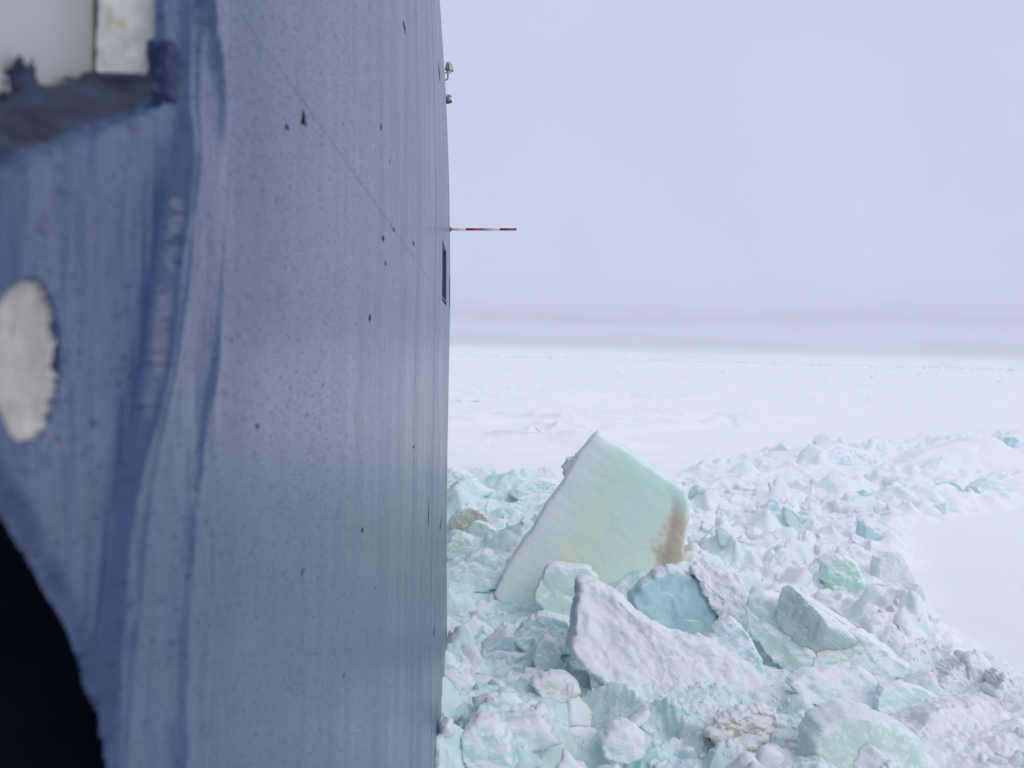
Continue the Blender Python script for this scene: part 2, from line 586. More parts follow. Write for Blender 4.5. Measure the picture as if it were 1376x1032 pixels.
def ground_h(x, y):
    """height, tint (0 snow .. 1 teal of wet ice and painted gap shade), stain"""
    r = np.hypot(x, y)
    m, sd_ = rubble_mask(x, y)
    near = np.clip(1.3 - r / 160, 0, 1)
    # wind packed snow with long low drifts
    h = .10 * fbm2(x / 9, y / 5, 4, 3) + .030 * fbm2(x / 1.1, y / .6, 3, 5)
    far = sstep(50, 64, r) * (1 - sstep(130, 240, r))
    rid = 1 - np.abs(fbm2(x / 15 + 3.3, y / 7, 4, 11))
    h = h + far * (.80 * np.clip(rid - .80, 0, 1) / .20 * sstep(-.1, .5, fbm2(x / 24, y / 18, 2, 14)) + .17 * fbm2(x / 4, y / 3, 4, 12))
    h = h + sstep(200, 500, r) * .6 * np.clip(fbm2(x / 60, y / 40, 4, 21), -.2, 1)
    # tumbled plates of three sizes, pushed together
    wx, wy = x + .16 * fbm2(x * 1.3, y * 1.3, 2, 31), y + .16 * fbm2(x * 1.3 + 9, y * 1.3, 2, 32)
    c1, g1, i1 = cells(wx, wy, 1.9, 41)
    c2, g2, i2 = cells(wx + 3, wy, .85, 51)
    c3, g3, i3 = cells(wx, wy + 5, .36, 61)
    c4, g4, i4 = cells(wx + .5, wy + 5, .15, 71)
    sel = sstep(-.15, .25, fbm2(x / 2.2, y / 2.2, 3, 77))       # where plates are large, else small stuff
    low = np.ones_like(x)
    for (lx, ly, lr) in LOWP:
        low = low * (1 - .65 * np.exp(-((x - lx) ** 2 + (y - ly) ** 2) / lr ** 2))
    hr = .22 * fbm2(x / 3.2, y / 3.2, 3, 81)
    fine = 1 - .75 * sstep(30, 50, y)
    patch = .15 + .85 * sstep(-.15, .3, fbm2(x / 1.7 + 4, y / 1.7, 3, 79))
    hr = hr + low * (.46 * c1 * sel + .44 * c2 * (.30 + .70 * sel) + .46 * c3 * patch * fine * (.5 + .5 * sstep(-.4, .2, fbm2(x / 1.4, y / 1.4, 2, 78))))
    hr = hr + .28 * c4 * patch * fine * (1 - .5 * sel) + .06 * np.abs(fbm2(x * 4.2, y * 4.2, 4, 85)) * fine
    c5 = cells(x + .03 * fbm2(x * 6, y * 6, 2, 87), y, .075, 74)[0]
    hr = hr + .55 * c5 * (1 - sstep(20, 28, y)) * sstep(-.1, .3, fbm2(x / 1.6, y / 1.6, 2, 89)) + .045 * fbm2(x * 4.5, y * 4.5, 5, 83) * fine + .030 * (.5 - np.abs(fbm2(x * 9, y * 9, 3, 84))) * fine + .14
    for (lx, ly, lr, lh) in BANK:
        hr = hr + lh * np.exp(-((x - lx) ** 2 + (y - ly) ** 2) / lr ** 2) * (.85 + .3 * fbm2(x * 1.8, y * 1.8, 3, 88))
    hull = 1 - sstep(2.0, 6.5, x - .05 * y)                      # lower and wetter along the ship
    hr = hr - .20 * hull
    hr = hr + .30 * np.exp(-((x + .45) / .40) ** 2) * (.6 + .8 * fbm2(x * 2, y * 2, 3, 97))   # slush squeezed up along the plating
    # raised rim of pushed up blocks along the edge to the flat snow
    rim = np.exp(-((sd_ - .9) / 1.1) ** 2) * (x > 3)
    hr = hr + .22 * rim
    ridge = sstep(44, 54, y) * (x > 8)
    hr = hr * (1 + .25 * ridge) + ridge * (.22 + .55 * fbm2(x / 4.5, y / 4.5, 4, 86))
    H = h * (1 - m) * (1 - .4 * np.exp(-sd_ ** 2)) + hr * m
    tint = m * np.clip(.04 + .70 * hull * sstep(.25, .75, i2 * .6 + i3 * .4) + .25 * hull
                       + (.30 + .35 * hull) * sstep(.84, .95, i2) + (.15 + .4 * hull) * (1 - sstep(0, .10, g2)) + .30 * np.clip(-hr * 2.5, 0, 1), 0, 1)  # creases and hollows turn teal: shade of the gaps painted in
    stain = m * sstep(.90, .97, i1 * .5 + i2 * .5) * .9 + m * .5 * sstep(.25, .6, fbm2(x / 2.1 + 7, y / 2.1, 4, 95)) * sstep(.4, .8, i3)
    return H * (1 - .55 * sstep(400, 900, r)), tint, stain


def build_ground():
    # polar sheet round the ship, fine where the photo looks
    az = [-math.pi]
    fine0, fine1, st = R_(-5), R_(37), .00165
    a = -math.pi
    coarse = list(np.linspace(-math.pi, fine0, 60)[:-1])
    fine = list(np.arange(fine0, fine1, st))
    coarse2 = list(np.linspace(fine1, math.pi, 90)[:-1])
    A = np.array(coarse + fine + coarse2)
    rr = [2.0, 5.0, 8.0, 10.0, 11.5]
    while rr[-1] < 24000:
        q = rr[-1]
        rr.append(q * (1.0024 if q < 62 else 1.006 if q < 140 else 1.02 if q < 1500 else 1.15))
    Rr = np.array(rr)
    AA, RR = np.meshgrid(A, Rr, indexing='ij')
    X, Y = RR * np.sin(AA), RR * np.cos(AA)
    H, T, S = ground_h(X.ravel(), Y.ravel())
    V = np.stack([X.ravel(), Y.ravel(), H], -1)
    Fc = grid_faces(len(A), len(Rr), wrap_u=True)[:, ::-1]
    c = len(V)
    V = np.vstack([V, [0, 0, -.2]])
    nv = len(Rr)
    ii = np.arange(len(A))
    capf = np.stack([np.full(len(A), c), ((ii + 1) % len(A)) * nv, ii * nv, np.full(len(A), -1)], -1)
    Fc = np.vstack([Fc, capf])
    me = make_mesh('sea_ice', V, Fc, ground_material())
    vattr(me, 'tint', np.append(T, 0))
    vattr(me, 'stain', np.append(S, 0))
    xr, yr = X.ravel(), Y.ravel()
    vattr(me, 'rubble', np.append(rubble_mask(xr, yr)[0] * (.42 + .58 * (1 - sstep(2.5, 7.5, xr - .06 * yr))), 0))
    o = link('sea_ice', me)
    tag(o, kind='structure')
    return o


def ground_material():
    m, nd, lk, b = new_mat('sea_ice_surface')
    geo = N(nd, 'ShaderNodeNewGeometry')
    pos = geo.outputs['Position']
    at = N(nd, 'ShaderNodeAttribute', attribute_name='tint')
    st = N(nd, 'ShaderNodeAttribute', attribute_name='stain')
    n1 = noise_n(nd, lk, pos, 1.3, 5)
    ice = mixc(nd, lk, mrange(nd, lk, n1, .38, .62), (.46, .75, .76), (.66, .85, .78))
    n2 = noise_n(nd, lk, pos, 3.4, 6, .62)
    rb = N(nd, 'ShaderNodeAttribute', attribute_name='rubble')
    sepn = N(nd, 'ShaderNodeSeparateXYZ')
    lk.new(geo.outputs['Normal'], sepn.inputs[0])
    n9 = noise_n(nd, lk, pos, 5.0, 8, .68)
    up = math_(nd, lk, 'ADD', sepn.outputs['Z'], mrange(nd, lk, n9, .3, .7, -.25, .25))
    steep = math_(nd, lk, 'MULTIPLY', mrange(nd, lk, up, .82, .55, 0, .62), rb.outputs['Fac'])
    tm = math_(nd, lk, 'MAXIMUM', steep, math_(nd, lk, 'MULTIPLY', at.outputs['Fac'], mrange(nd, lk, n2, .36, .6, .25, 1.0)))
    c = mixc(nd, lk, tm, SNOW, ice)
    sm = math_(nd, lk, 'MULTIPLY', st.outputs['Fac'], mrange(nd, lk, n2, .42, .6, 0, .6))
    c = mixc(nd, lk, sm, c, (.62, .57, .44))
    # far off: thin blue ice showing through the snow in patches
    sep = N(nd, 'ShaderNodeSeparateXYZ')
    lk.new(pos, sep.inputs[0])
    n5 = noise_n(nd, lk, pos, 1.0, 5, .6, (.035, .02, 1))
    farm = math_(nd, lk, 'MULTIPLY', mrange(nd, lk, n5, .60, .70, 0, .45), mrange(nd, lk, sep.outputs['Y'], 120, 260))
    c = mixc(nd, lk, farm, c, (.66, .80, .88))
    lk.new(c, b.inputs['Base Color'])
    b.inputs['Roughness'].default_value = .8
    b.inputs['IOR'].default_value = 1.31
    b.inputs['Subsurface Weight'].default_value = .8
    b.inputs['Subsurface Radius'].default_value = (.75, .95, 1.0)
    b.inputs['Subsurface Scale'].default_value = .07
    n4 = noise_n(nd, lk, pos, 14.0, 6, .65)
    bp = N(nd, 'ShaderNodeBump')
    bp.inputs['Strength'].default_value = .35
    bp.inputs['Distance'].default_value = .05
    lk.new(n4, bp.inputs['Height'])
    lk.new(bp.outputs[0], b.inputs['Normal'])
    return m


build_ground()


def gz(x, y):
    return float(ground_h(np.array([float(x)]), np.array([float(y)]))[0][0])


# ------------------------------------------------------------------ the ship
D0 = .52


def curve_y(Y):
    return .018 * np.clip(Y - 18.5, 0, None) ** 2


def tumble(z):
    return np.where(z > 0, .0076 * z * z, -.0026 * np.minimum(z * z, 45))


def wob(Y, z):
    return (.0012 * noise2(Y * .9, z * .9, 5) + .003 * noise2(Y * .3, z * 1.6, 6)) * sstep(2.2, 3.5, Y)


def hull_x(Y, z):
    return -(D0 + curve_y(Y) + tumble(z))


ship = bpy.data.objects.new('ship', None)
COL.objects.link(ship)
tag(ship, 'large dark blue ship side filling the left of the view, scuffed and speckled', 'ship')

NY0, NY1, NZ0, NZ1 = .70, 2.16, -.96, .96
# far recesses in the topside, above the knuckle seam: (y0, y1, z0 at y0, slope, z1)
REC = [(14.6, 16.5, .72, 1.60), (18.3, 19.6, .80, 1.36)]


def hull_main():
    ys = [-6, -4, -2.5, -1.2, -.3, .25]
    ys += list(np.linspace(NY0, NY1, 14))
    y = NY1
    while y < 30:
        y *= 1.011
        ys.append(y)
    ys += [33, 36, 40, 45]
    for a, b_, _, _ in REC:
        ys += [a, a + .006, b_ - .05, b_]
    ys = np.array(sorted(ys))
    zs = list(np.linspace(NZ0, NZ1, 20)) + list(np.linspace(-1.1, -7.2, 46)) + list(np.linspace(1.1, 8.2, 52))
    for _, _, a, b_ in REC:
        zs += [a - .004, a, b_, b_ + .004]
    zs = np.array(sorted(zs))
    YY, ZZ = np.meshgrid(ys, zs, indexing='ij')
    dep = np.zeros_like(YY)
    for (a, b_, c, d) in REC:
        ins = (YY > a + .003) & (YY < b_ - .02) & (ZZ > c - .002) & (ZZ < d + .002)
        dep[ins] = .085
    # slightly uneven plating between frames
    X = hull_x(YY, ZZ) - dep + wob(YY, ZZ)
    V = np.stack([X.ravel(), YY.ravel(), ZZ.ravel() + CAM_Z], -1)
    Fc = grid_faces(len(ys), len(zs))
    cy = YY.ravel()[Fc].mean(1)
    cz = ZZ.ravel()[Fc].mean(1)
    keep = ~((cy > NY0) & (cy < NY1) & (cz > NZ0) & (cz < NZ1))
    dd = dep.ravel()[Fc].max(1)
    mid = np.where(dd > .01, 1, 0)  # recess faces coloured darker, their shade painted in
    me = make_mesh('hull', V, Fc[keep], [M_HULL, M_HULLDEEP], midx=mid[keep], smooth=True)
    return link('hull', me, ship)


def yz(px, py, dist=D0):
    p = on_hull(px, py, dist)
    return p[1], p[2] - CAM_Z


def line_fn(pts, dist=D0):
    q = sorted((yz(*p, dist)[::-1] for p in pts))
    zq, yq = [a for a, _ in q], [b for _, b in q]
    return lambda z: np.interp(z, zq, yq)


BEAD1 = line_fn([(245, -60), (240, 60), (238, 160), (224, 260), (208, 360), (192, 470), (170, 600), (150, 720), (138, 820), (128, 900), (124, 1000), (124, 1100)])
BEAD2 = line_fn([(318, -60), (312, 60), (310, 200), (300, 320), (285, 450), (268, 580), (252, 700), (240, 820), (232, 940), (230, 1100)])
FOLD = line_fn([(258, -40), (268, 30), (286, 110), (290, 140)])
OVAL_C = yz(34, 482)


def near_plate():
    dy, dz = .0034, .0040
    ys = np.arange(NY0, NY1 + 1e-6, (NY1 - NY0) / round((NY1 - NY0) / dy))
    zs = np.arange(NZ0, NZ1 + 1e-6, (NZ1 - NZ0) / round((NZ1 - NZ0) / dz))
    Y, Z = np.meshgrid(ys, zs, indexing='ij')
    win = sstep(0, .10, Y - NY0) * sstep(0, .22, NY1 - Y) * sstep(0, .08, Z - NZ0) * sstep(0, .08, NZ1 - Z)
    jit = .010 * fbm2(Y * 9, Z * 6, 3, 201)
    h = np.zeros_like(Y)
    s = Y - BEAD1(Z) + jit
    amp = .030 * (1 + .35 * noise2(Y * 0, Z * 4, 202)) * (1 - .5 * sstep(.30, .44, Z))
    h += amp * sstep(-.006, .032, s) * np.exp(-np.clip(s - .032, 0, None) / .20)
    s2 = s - .075 + .02 * noise2(Y * 0 + 2, Z * 3, 204)
    h += .006 * sstep(-.004, .014, s2) * np.exp(-np.clip(s2 - .014, 0, None) / .06)
    s = Y - BEAD2(Z) + jit * 1.6
    h += .017 * (1 + .5 * noise2(Y * 0 + 5, Z * 5, 203)) * sstep(-.010, .030, s) * np.exp(-np.clip(s - .030, 0, None) / .12)
    s = Y - FOLD(Z) + jit
    h += .016 * sstep(.35, .45, Z) * sstep(-.012, .035, s) * np.exp(-np.clip(s - .035, 0, None) / .08)
    # brushed, wrinkled old paint: strokes run up and down
    h += .0052 * fbm2(Y * 11, Z * 2.2, 4, 210) + .0024 * fbm2(Y * 34, Z * 7, 3, 211) + .006 * fbm2(Y * 4, Z * 1.5, 2, 212)
    h = h * win
    mid = np.zeros(Y.shape, int)
    kill = np.zeros(Y.shape, bool)
    # window opening, upper left: right edge and sloping lower edge
    ry = yz(222, 60)[0]
    p0, p1 = yz(-60, 262), yz(208, 146)
    zb = p0[1] + (Y - p0[0]) * (p1[1] - p0[1]) / (p1[0] - p0[0])
    e1 = .007 * fbm2(Y * 14, Z * 22, 4, 221)
    tR = (ry - Y + e1 * 1.6) / .016
    tB = (Z - zb + e1 * .8) / .050
    inn = (tR > 0) & (tB > 0)
    ramp = np.clip(tB, 0, 1)
    lump = .030 * fbm2(Y * 18, Z * 18, 4, 222) + .022 * np.abs(fbm2(Y * 34, Z * 34, 3, 223))
    dB = -.118 * ramp + lump * sstep(.05, .35, ramp)
    dep = np.where(inn, np.minimum(np.clip(tR, 0, 1), 1) * dB, 0)
    dep = np.where(inn & (tR < 1.7), np.maximum(dep, -.014 * np.clip(tR, 0, 1)), dep)
    h = h + dep
    kill |= (tR > 1.0) & (tB > 1.0 + 2.8 * np.clip(fbm2(Y * 17, Z * 6, 4, 225) + .12, -.05, .38) * sstep(6, 12, tR))
    mid[inn & (tB > .12) & (tR > 1)] = 1
    # bare chip, left of centre
    oy, oz = OVAL_C
    rad = np.hypot((Y - oy - .012) / .084, (Z - oz) / .092) + .05 * fbm2(Y * 25, Z * 25, 3, 231)
    h = h - .013 * sstep(1.05, .99, rad) + .007 * sstep(1.0, .9, rad) * fbm2(Y * 30, Z * 30, 3, 233)
    mid[rad < 1.075] = 3  # dark ring: shade of the chip's edge put into the colour
    mid[rad < .990 + .02 * fbm2(Y * 60, Z * 60, 2, 234)] = 2
    # dark opening, lower left
    op = [yz(*p) for p in [(-120, 450), (-40, 585), (0, 650), (66, 762), (112, 846), (128, 890), (134, 950), (136, 1040), (136, 1160), (-120, 1300)]]
    sdv = poly_sd(Y, Z, op) + .002 * fbm2(Y * 20, Z * 20, 2, 241)
    h = h - .016 * sstep(-.024, .010, sdv)
    kill |= sdv > .008
    X = hull_x(Y, Z) + h
    V = np.stack([X.ravel(), Y.ravel(), Z.ravel() + CAM_Z], -1)
    Fc = grid_faces(len(ys), len(zs))
    k = kill.ravel()[Fc].all(1)
    mm = mid.ravel()[Fc].min(1)
    me = make_mesh('hull_plate', V, Fc[~k], [M_HULL, M_GRIME, M_CHIP, M_HULLDEEP], midx=mm[~k])
    return link('hull_plate', me, ship), ry


hull_main()
_, RY = near_plate()


def wavy_slab(name, x0, x1, y0, y1, z0, z1, mat, n=(24, 6, 60), amp=.006, freq=14, seed=1):
    """a box with uneven, chipped faces"""
    nx, ny, nz = n
    V, Fc = [], []
    us = [np.linspace(0, 1, k) for k in n]
    lo, hi = np.array([x0, y0, z0]), np.array([x1, y1, z1])
    off = 0
    for ax in range(3):
        o1, o2 = [(1, 2), (2, 0), (0, 1)][ax]
        A, B = np.meshgrid(us[o1], us[o2], indexing='ij')
        for side in (0, 1):
            P = np.zeros(A.shape + (3,))
            P[..., ax] = side
            P[..., o1] = A
            P[..., o2] = B
            f = grid_faces(len(us[o1]), len(us[o2]))
            if side == 0:
                f = f[:, ::-1]
            Fc.append(f + off)
            V.append((lo + P * (hi - lo)).reshape(-1, 3))
            off += A.size
    V = np.vstack(V)
    Fc = np.vstack(Fc)
    d = np.stack([fbm3(V * freq, 3, seed), fbm3(V * freq + 20, 3, seed + 3), fbm3(V * freq + 40, 3, seed + 7)], -1)
    V = V + d * amp
    return link(name, make_mesh(name, V, Fc, mat), ship)


def camz(z): return z + CAM_Z
# behind the upper opening: grey inner panel, chipped white jamb, dark recess beside it
wavy_slab('inner_panel', -.72, -(D0 + .125), .45, RY + .03, camz(.02), camz(.98), M_PANEL, amp=.002, freq=4, seed=3)
wavy_slab('window_jamb', -(D0 + .118), -(D0 + .014), RY + .018, RY + .06, camz(.395), camz(.98), M_RUSTWHITE, n=(40, 6, 120), amp=.012, freq=18, seed=5)
fl = wavy_slab('paint_flake', -(D0 + .030), -(D0 - .012), RY - .012, RY + .03, camz(.40), camz(.485), M_HULLDEEP, n=(30, 12, 40), amp=.016, freq=26, seed=9)
fl['label'] = 'thick dark blue curl of paint at the foot of the white jamb'
# dark box behind the lower opening
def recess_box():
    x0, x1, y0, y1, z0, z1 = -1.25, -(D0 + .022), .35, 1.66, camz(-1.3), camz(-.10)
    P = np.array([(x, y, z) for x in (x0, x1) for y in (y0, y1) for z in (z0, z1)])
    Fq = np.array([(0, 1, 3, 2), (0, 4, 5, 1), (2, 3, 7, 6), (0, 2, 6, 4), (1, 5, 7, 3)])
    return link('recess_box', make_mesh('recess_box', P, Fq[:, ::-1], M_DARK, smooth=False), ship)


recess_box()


def seam(pts, rad, name='weld_seam'):
    V, Fc = tube(pts, rad, 6)
    return link(name, make_mesh(name, V, Fc, M_HULL), ship)


# knuckle seam running forward above eye level, and three upright butt welds
ysq = np.linspace(2.2, 19.6, 160)
zk = .70
seam([(float(hull_x(np.array(y), np.array(zk + .0045 * y)) + wob(np.array(y), np.array(zk + .0045 * y))) - .0005, y, camz(zk + .0045 * y)) for y in ysq], [.0012 + .0050 * min(1, (y - 2.2) / 6) for y in ysq])
for yb, rd in ((8.6, .0022), (12.4, .003)):
    zz = np.linspace(-6.6, 8.0, 60)
    seam([(float(hull_x(np.array(yb), np.array(z)) + wob(np.array(yb), np.array(z))) - .001, yb, camz(z)) for z in zz], rd)

# places where the paint has been knocked off, dark bare steel showing
CHIPS = [(408, 160, 7, 22), (515, 320, 5, 10), (518, 353, 3, 7), (497, 427, 4, 15), (543, 36, 4, 8), (512, 171, 2, 12), (529, 309, 3, 8), (556, 327, 2, 8),
         (386, 172, 5, 9), (487, 712, 3, 6), (592, 705, 2, 10), (556, 600, 2, 7), (583, 850, 2, 7), (590, 95, 1.5, 30), (576, 690, 1.2, 40)]


def paint_chips():
    rg = np.random.default_rng(5)
    th = np.linspace(0, 2 * math.pi, 14, endpoint=False)
    for (px, py, w, h) in CHIPS:
        p = on_hull(px, py, D0)
        for _ in range(6):
            p = on_hull(px, py, -float(hull_x(np.array(p[1]), np.array(p[2] - CAM_Z)) + wob(np.array(p[1]), np.array(p[2] - CAM_Z))))
        Y, Z = p[1], p[2] - CAM_Z
        ry, rz = max(.006, Y * Y * w / (F * D0) / 2), h * Y / F / 2
        k = np.clip(.75 + .38 * rg.normal(0, 1, 14), .15, 1.5)
        V = []
        for sc, lift in ((1.0, -.001), (.75, .0025), (.4, .003)):
            yy, zz = Y + np.cos(th) * ry * sc * k, Z + np.sin(th) * rz * sc * k
            V.append(np.stack([hull_x(yy, zz) + wob(yy, zz) + lift, yy, zz + CAM_Z], -1))
        V = np.vstack(V)
        f = [(r * 14 + q, r * 14 + (q + 1) % 14, (r + 1) * 14 + (q + 1) % 14, (r + 1) * 14 + q) for r in range(2) for q in range(14)]
        f += [(28 + 0, 28 + q, 28 + q + 1, -1) for q in range(1, 13)]
        link('paint_chip', make_mesh('paint_chip', V, np.array(f), M_CHIPDARK), ship)


M_CHIPDARK = plain_mat('bare_dark_steel', (.008, .010, .020), .95, .3, 60, .4, 30)
M_CHIPDARK.node_tree.nodes['Principled BSDF'].inputs['Specular IOR Level'].default_value = .06
paint_chips()


# deck edge moulding and deck top far above, so that the side is not a loose sheet
def deck():
    ys = np.array([-6, -2, 1, 3, 6, 10, 14, 18, 20, 22, 25, 28, 31, 34, 38, 45.0])
    z = 8.2
    xo = hull_x(ys, np.full_like(ys, z))
    V = np.vstack([np.stack([xo, ys, np.full_like(ys, camz(z))], -1), np.stack([np.full_like(ys, -13.5), ys, np.full_like(ys, camz(z))], -1),
                   np.stack([np.full_like(ys, -13.5), ys, np.full_like(ys, -1.2)], -1)])
    n = len(ys)
    Fq = [(k, n + k, n + k + 1, k + 1) for k in range(n - 1)] + [(n + k, 2 * n + k, 2 * n + k + 1, n + k + 1) for k in range(n - 1)]
    return link('deck', make_mesh('deck', V, np.array(Fq), M_HULLDEEP, smooth=False), ship)


deck()


# ---- things fixed to the ship's side further forward
def box_mesh(name, size, mat, taper=1.0, bev=.0):
    import bmesh
    bm = bmesh.new()
    bmesh.ops.create_cube(bm, size=1.0)
    for v in bm.verts:
        t = taper if v.co.z > 0 else 1.0
        v.co = Vector((v.co.x * size[0] * t, v.co.y * size[1] * t, v.co.z * size[2]))
    if bev:
        bmesh.ops.bevel(bm, geom=bm.edges[:], offset=bev, segments=2, affect='EDGES')
    me = bpy.data.meshes.new(name)
    bm.to_mesh(me)
    bm.free()
    me.materials.append(mat)
    return me


def place_part(name, me, parent, loc, rot=(0, 0, 0), label=None):
    o = link(name, me, parent)
    o.location = loc
    o.rotation_euler = rot
    if label: o['label'] = label
    return o


def tube_part(name, pts, rad, mat, parent, n=10):
    V, Fc = tube(pts, rad, n)
    return link(name, make_mesh(name, V, Fc, mat), parent)


def root(name, loc, label, cat, group=None):
    o = bpy.data.objects.new(name, None)
    COL.objects.link(o)
    o.location = loc
    return tag(o, label, cat, group)


LY = 20.6
pU = at_y(602, 96, LY)
pUx = float(hull_x(np.array(LY), np.array(pU[2] - CAM_Z)))
f1 = root('floodlight', tuple(pU), 'cream tapered floodlight on a bent bracket high on the blue ship side', 'floodlight', 'floodlights on the ship side')
u = LY / F
V, Fc = tube([(0, 0, 3.5 * u), (.002, 0, 4 * u), (.004, 0, 6 * u), (-.01, 0, 14 * u), (-.012, 0, 15.2 * u), (-.012, 0, 15.5 * u)],
             [.02, 5.6 * u, 5.8 * u, 3.6 * u, 2.6 * u, .02], 14)
link('lamp_hood', make_mesh('lamp_hood', V + np.array([.02, 0, -3 * u]), Fc, M_LAMP), f1)
place_part('lamp_fin', box_mesh('lamp_fin', (1.4 * u, 7 * u, 11 * u), M_LAMP, .6, .006), f1, (5.6 * u, .0, 5.2 * u), (0, R_(-12), 0))
place_part('lamp_fin', box_mesh('lamp_fin', (1.2 * u, 5 * u, 9 * u), M_LAMPDK, .6, .006), f1, (1.0 * u, -4.6 * u, 5.2 * u))
V, Fc = tube([(0, 0, -2.6 * u), (0, 0, -2.2 * u), (0, 0, .2 * u), (0, 0, .4 * u)], [.01, 2.6 * u, 2.2 * u, .01], 12)
link('lamp_collar', make_mesh('lamp_collar', V, Fc, M_POLEW), f1)
tube_part('clamp_bolt', [(-4.2 * u, 0, -2.0 * u), (4.0 * u, 0, -2.0 * u)], .6 * u, M_LAMPDK, f1)
tube_part('bracket', [(0, 0, -2 * u), (0, 0, -9 * u), (-1.5 * u, 0, -11 * u), (pUx - pU[0] - .05, 0, -14.0 * u)], .85 * u, M_LAMPDK, f1)

pL = at_y(602, 132, LY)
pLx = float(hull_x(np.array(LY), np.array(pL[2] - CAM_Z)))
f2 = root('floodlight', tuple(pL), 'small green tinted floodlight turned down, just below the cream one', 'floodlight', 'floodlights on the ship side')
V, Fc = tube([(-1.2 * u, 0, 2.2 * u), (-1.0 * u, 0, 2.0 * u), (0, -1 * u, -1 * u), (1.4 * u, -2 * u, -5.2 * u), (1.6 * u, -2 * u, -5.8 * u)], [.01, 2.4 * u, 3.2 * u, 4.4 * u, 4.2 * u], 14)
link('lamp_body', make_mesh('lamp_body', V, Fc, M_LAMPGLASS), f2)
V, Fc = tube([(1.55 * u, -2 * u, -5.6 * u), (1.75 * u, -2.1 * u, -6.3 * u)], [4.5 * u, 4.3 * u], 14)
link('lamp_rim', make_mesh('lamp_rim', V, Fc, M_LAMPDK), f2)
place_part('lamp_visor', box_mesh('lamp_visor', (6 * u, 5 * u, 2.2 * u), M_LAMP, .7, .006), f2, (2.6 * u, 0, 3.6 * u), (0, R_(28), 0))
tube_part('bracket', [(pLx - pL[0] - .05, 0, 1.5 * u), (-2 * u, 0, 4.6 * u), (.6 * u, 0, 4.4 * u)], .8 * u, M_POLEW, f2)

# banded measuring pole held out over the ice
PY = 19.4
pa, pb = at_y(603.5, 308.2, PY), at_y(694, 308.2, PY)
cuts = [603.5, 626, 649, 671.5, 694]
pole = root('measuring_pole', tuple(pa), 'red and white banded measuring pole reaching out level from the ship side', 'pole')
hx = float(hull_x(np.array(PY), np.array(pa[2] - CAM_Z)))
for k in range(4):
    t0, t1 = (cuts[k] - 603.5) / 90.5, (cuts[k + 1] - 603.5) / 90.5
    q0, q1 = (pb - pa) * t0, (pb - pa) * t1
    if k == 0:
        q0 = np.array([hx - .03 - pa[0], 0, 0])
    tube_part('red_band' if k % 2 else 'white_band', [q0, q1], .024, M_RED if k % 2 else M_POLEW, pole, 12)
V, Fc = tube([(hx - .02 - pa[0], 0, 0), (hx + .02 - pa[0], 0, 0)], .045, 12)
link('socket', make_mesh('socket', V, Fc, M_HULLDEEP), pole)

# ------------------------------------------------------------------ ice blocks traced as solid prisms
HERO_MASKS = []


NEAR_BY = []


def densify(P, n, rnd_corner=.12):
    P = np.asarray(P, float)
    Q = []
    for k in range(len(P)):
        a, b = P[k], P[(k + 1) % len(P)]
        Q += [a + (b - a) * rnd_corner, a + (b - a) * (1 - rnd_corner)]
    Q = np.array(Q)
    seg = np.hypot(*(np.roll(Q, -1, 0) - Q).T)
    s = np.concatenate([[0], np.cumsum(seg)])
    t = np.linspace(0, s[-1], n, endpoint=False)
    QQ = np.vstack([Q, Q[:1]])
    return np.stack([np.interp(t, s, QQ[:, 0]), np.interp(t, s, QQ[:, 1])], -1)


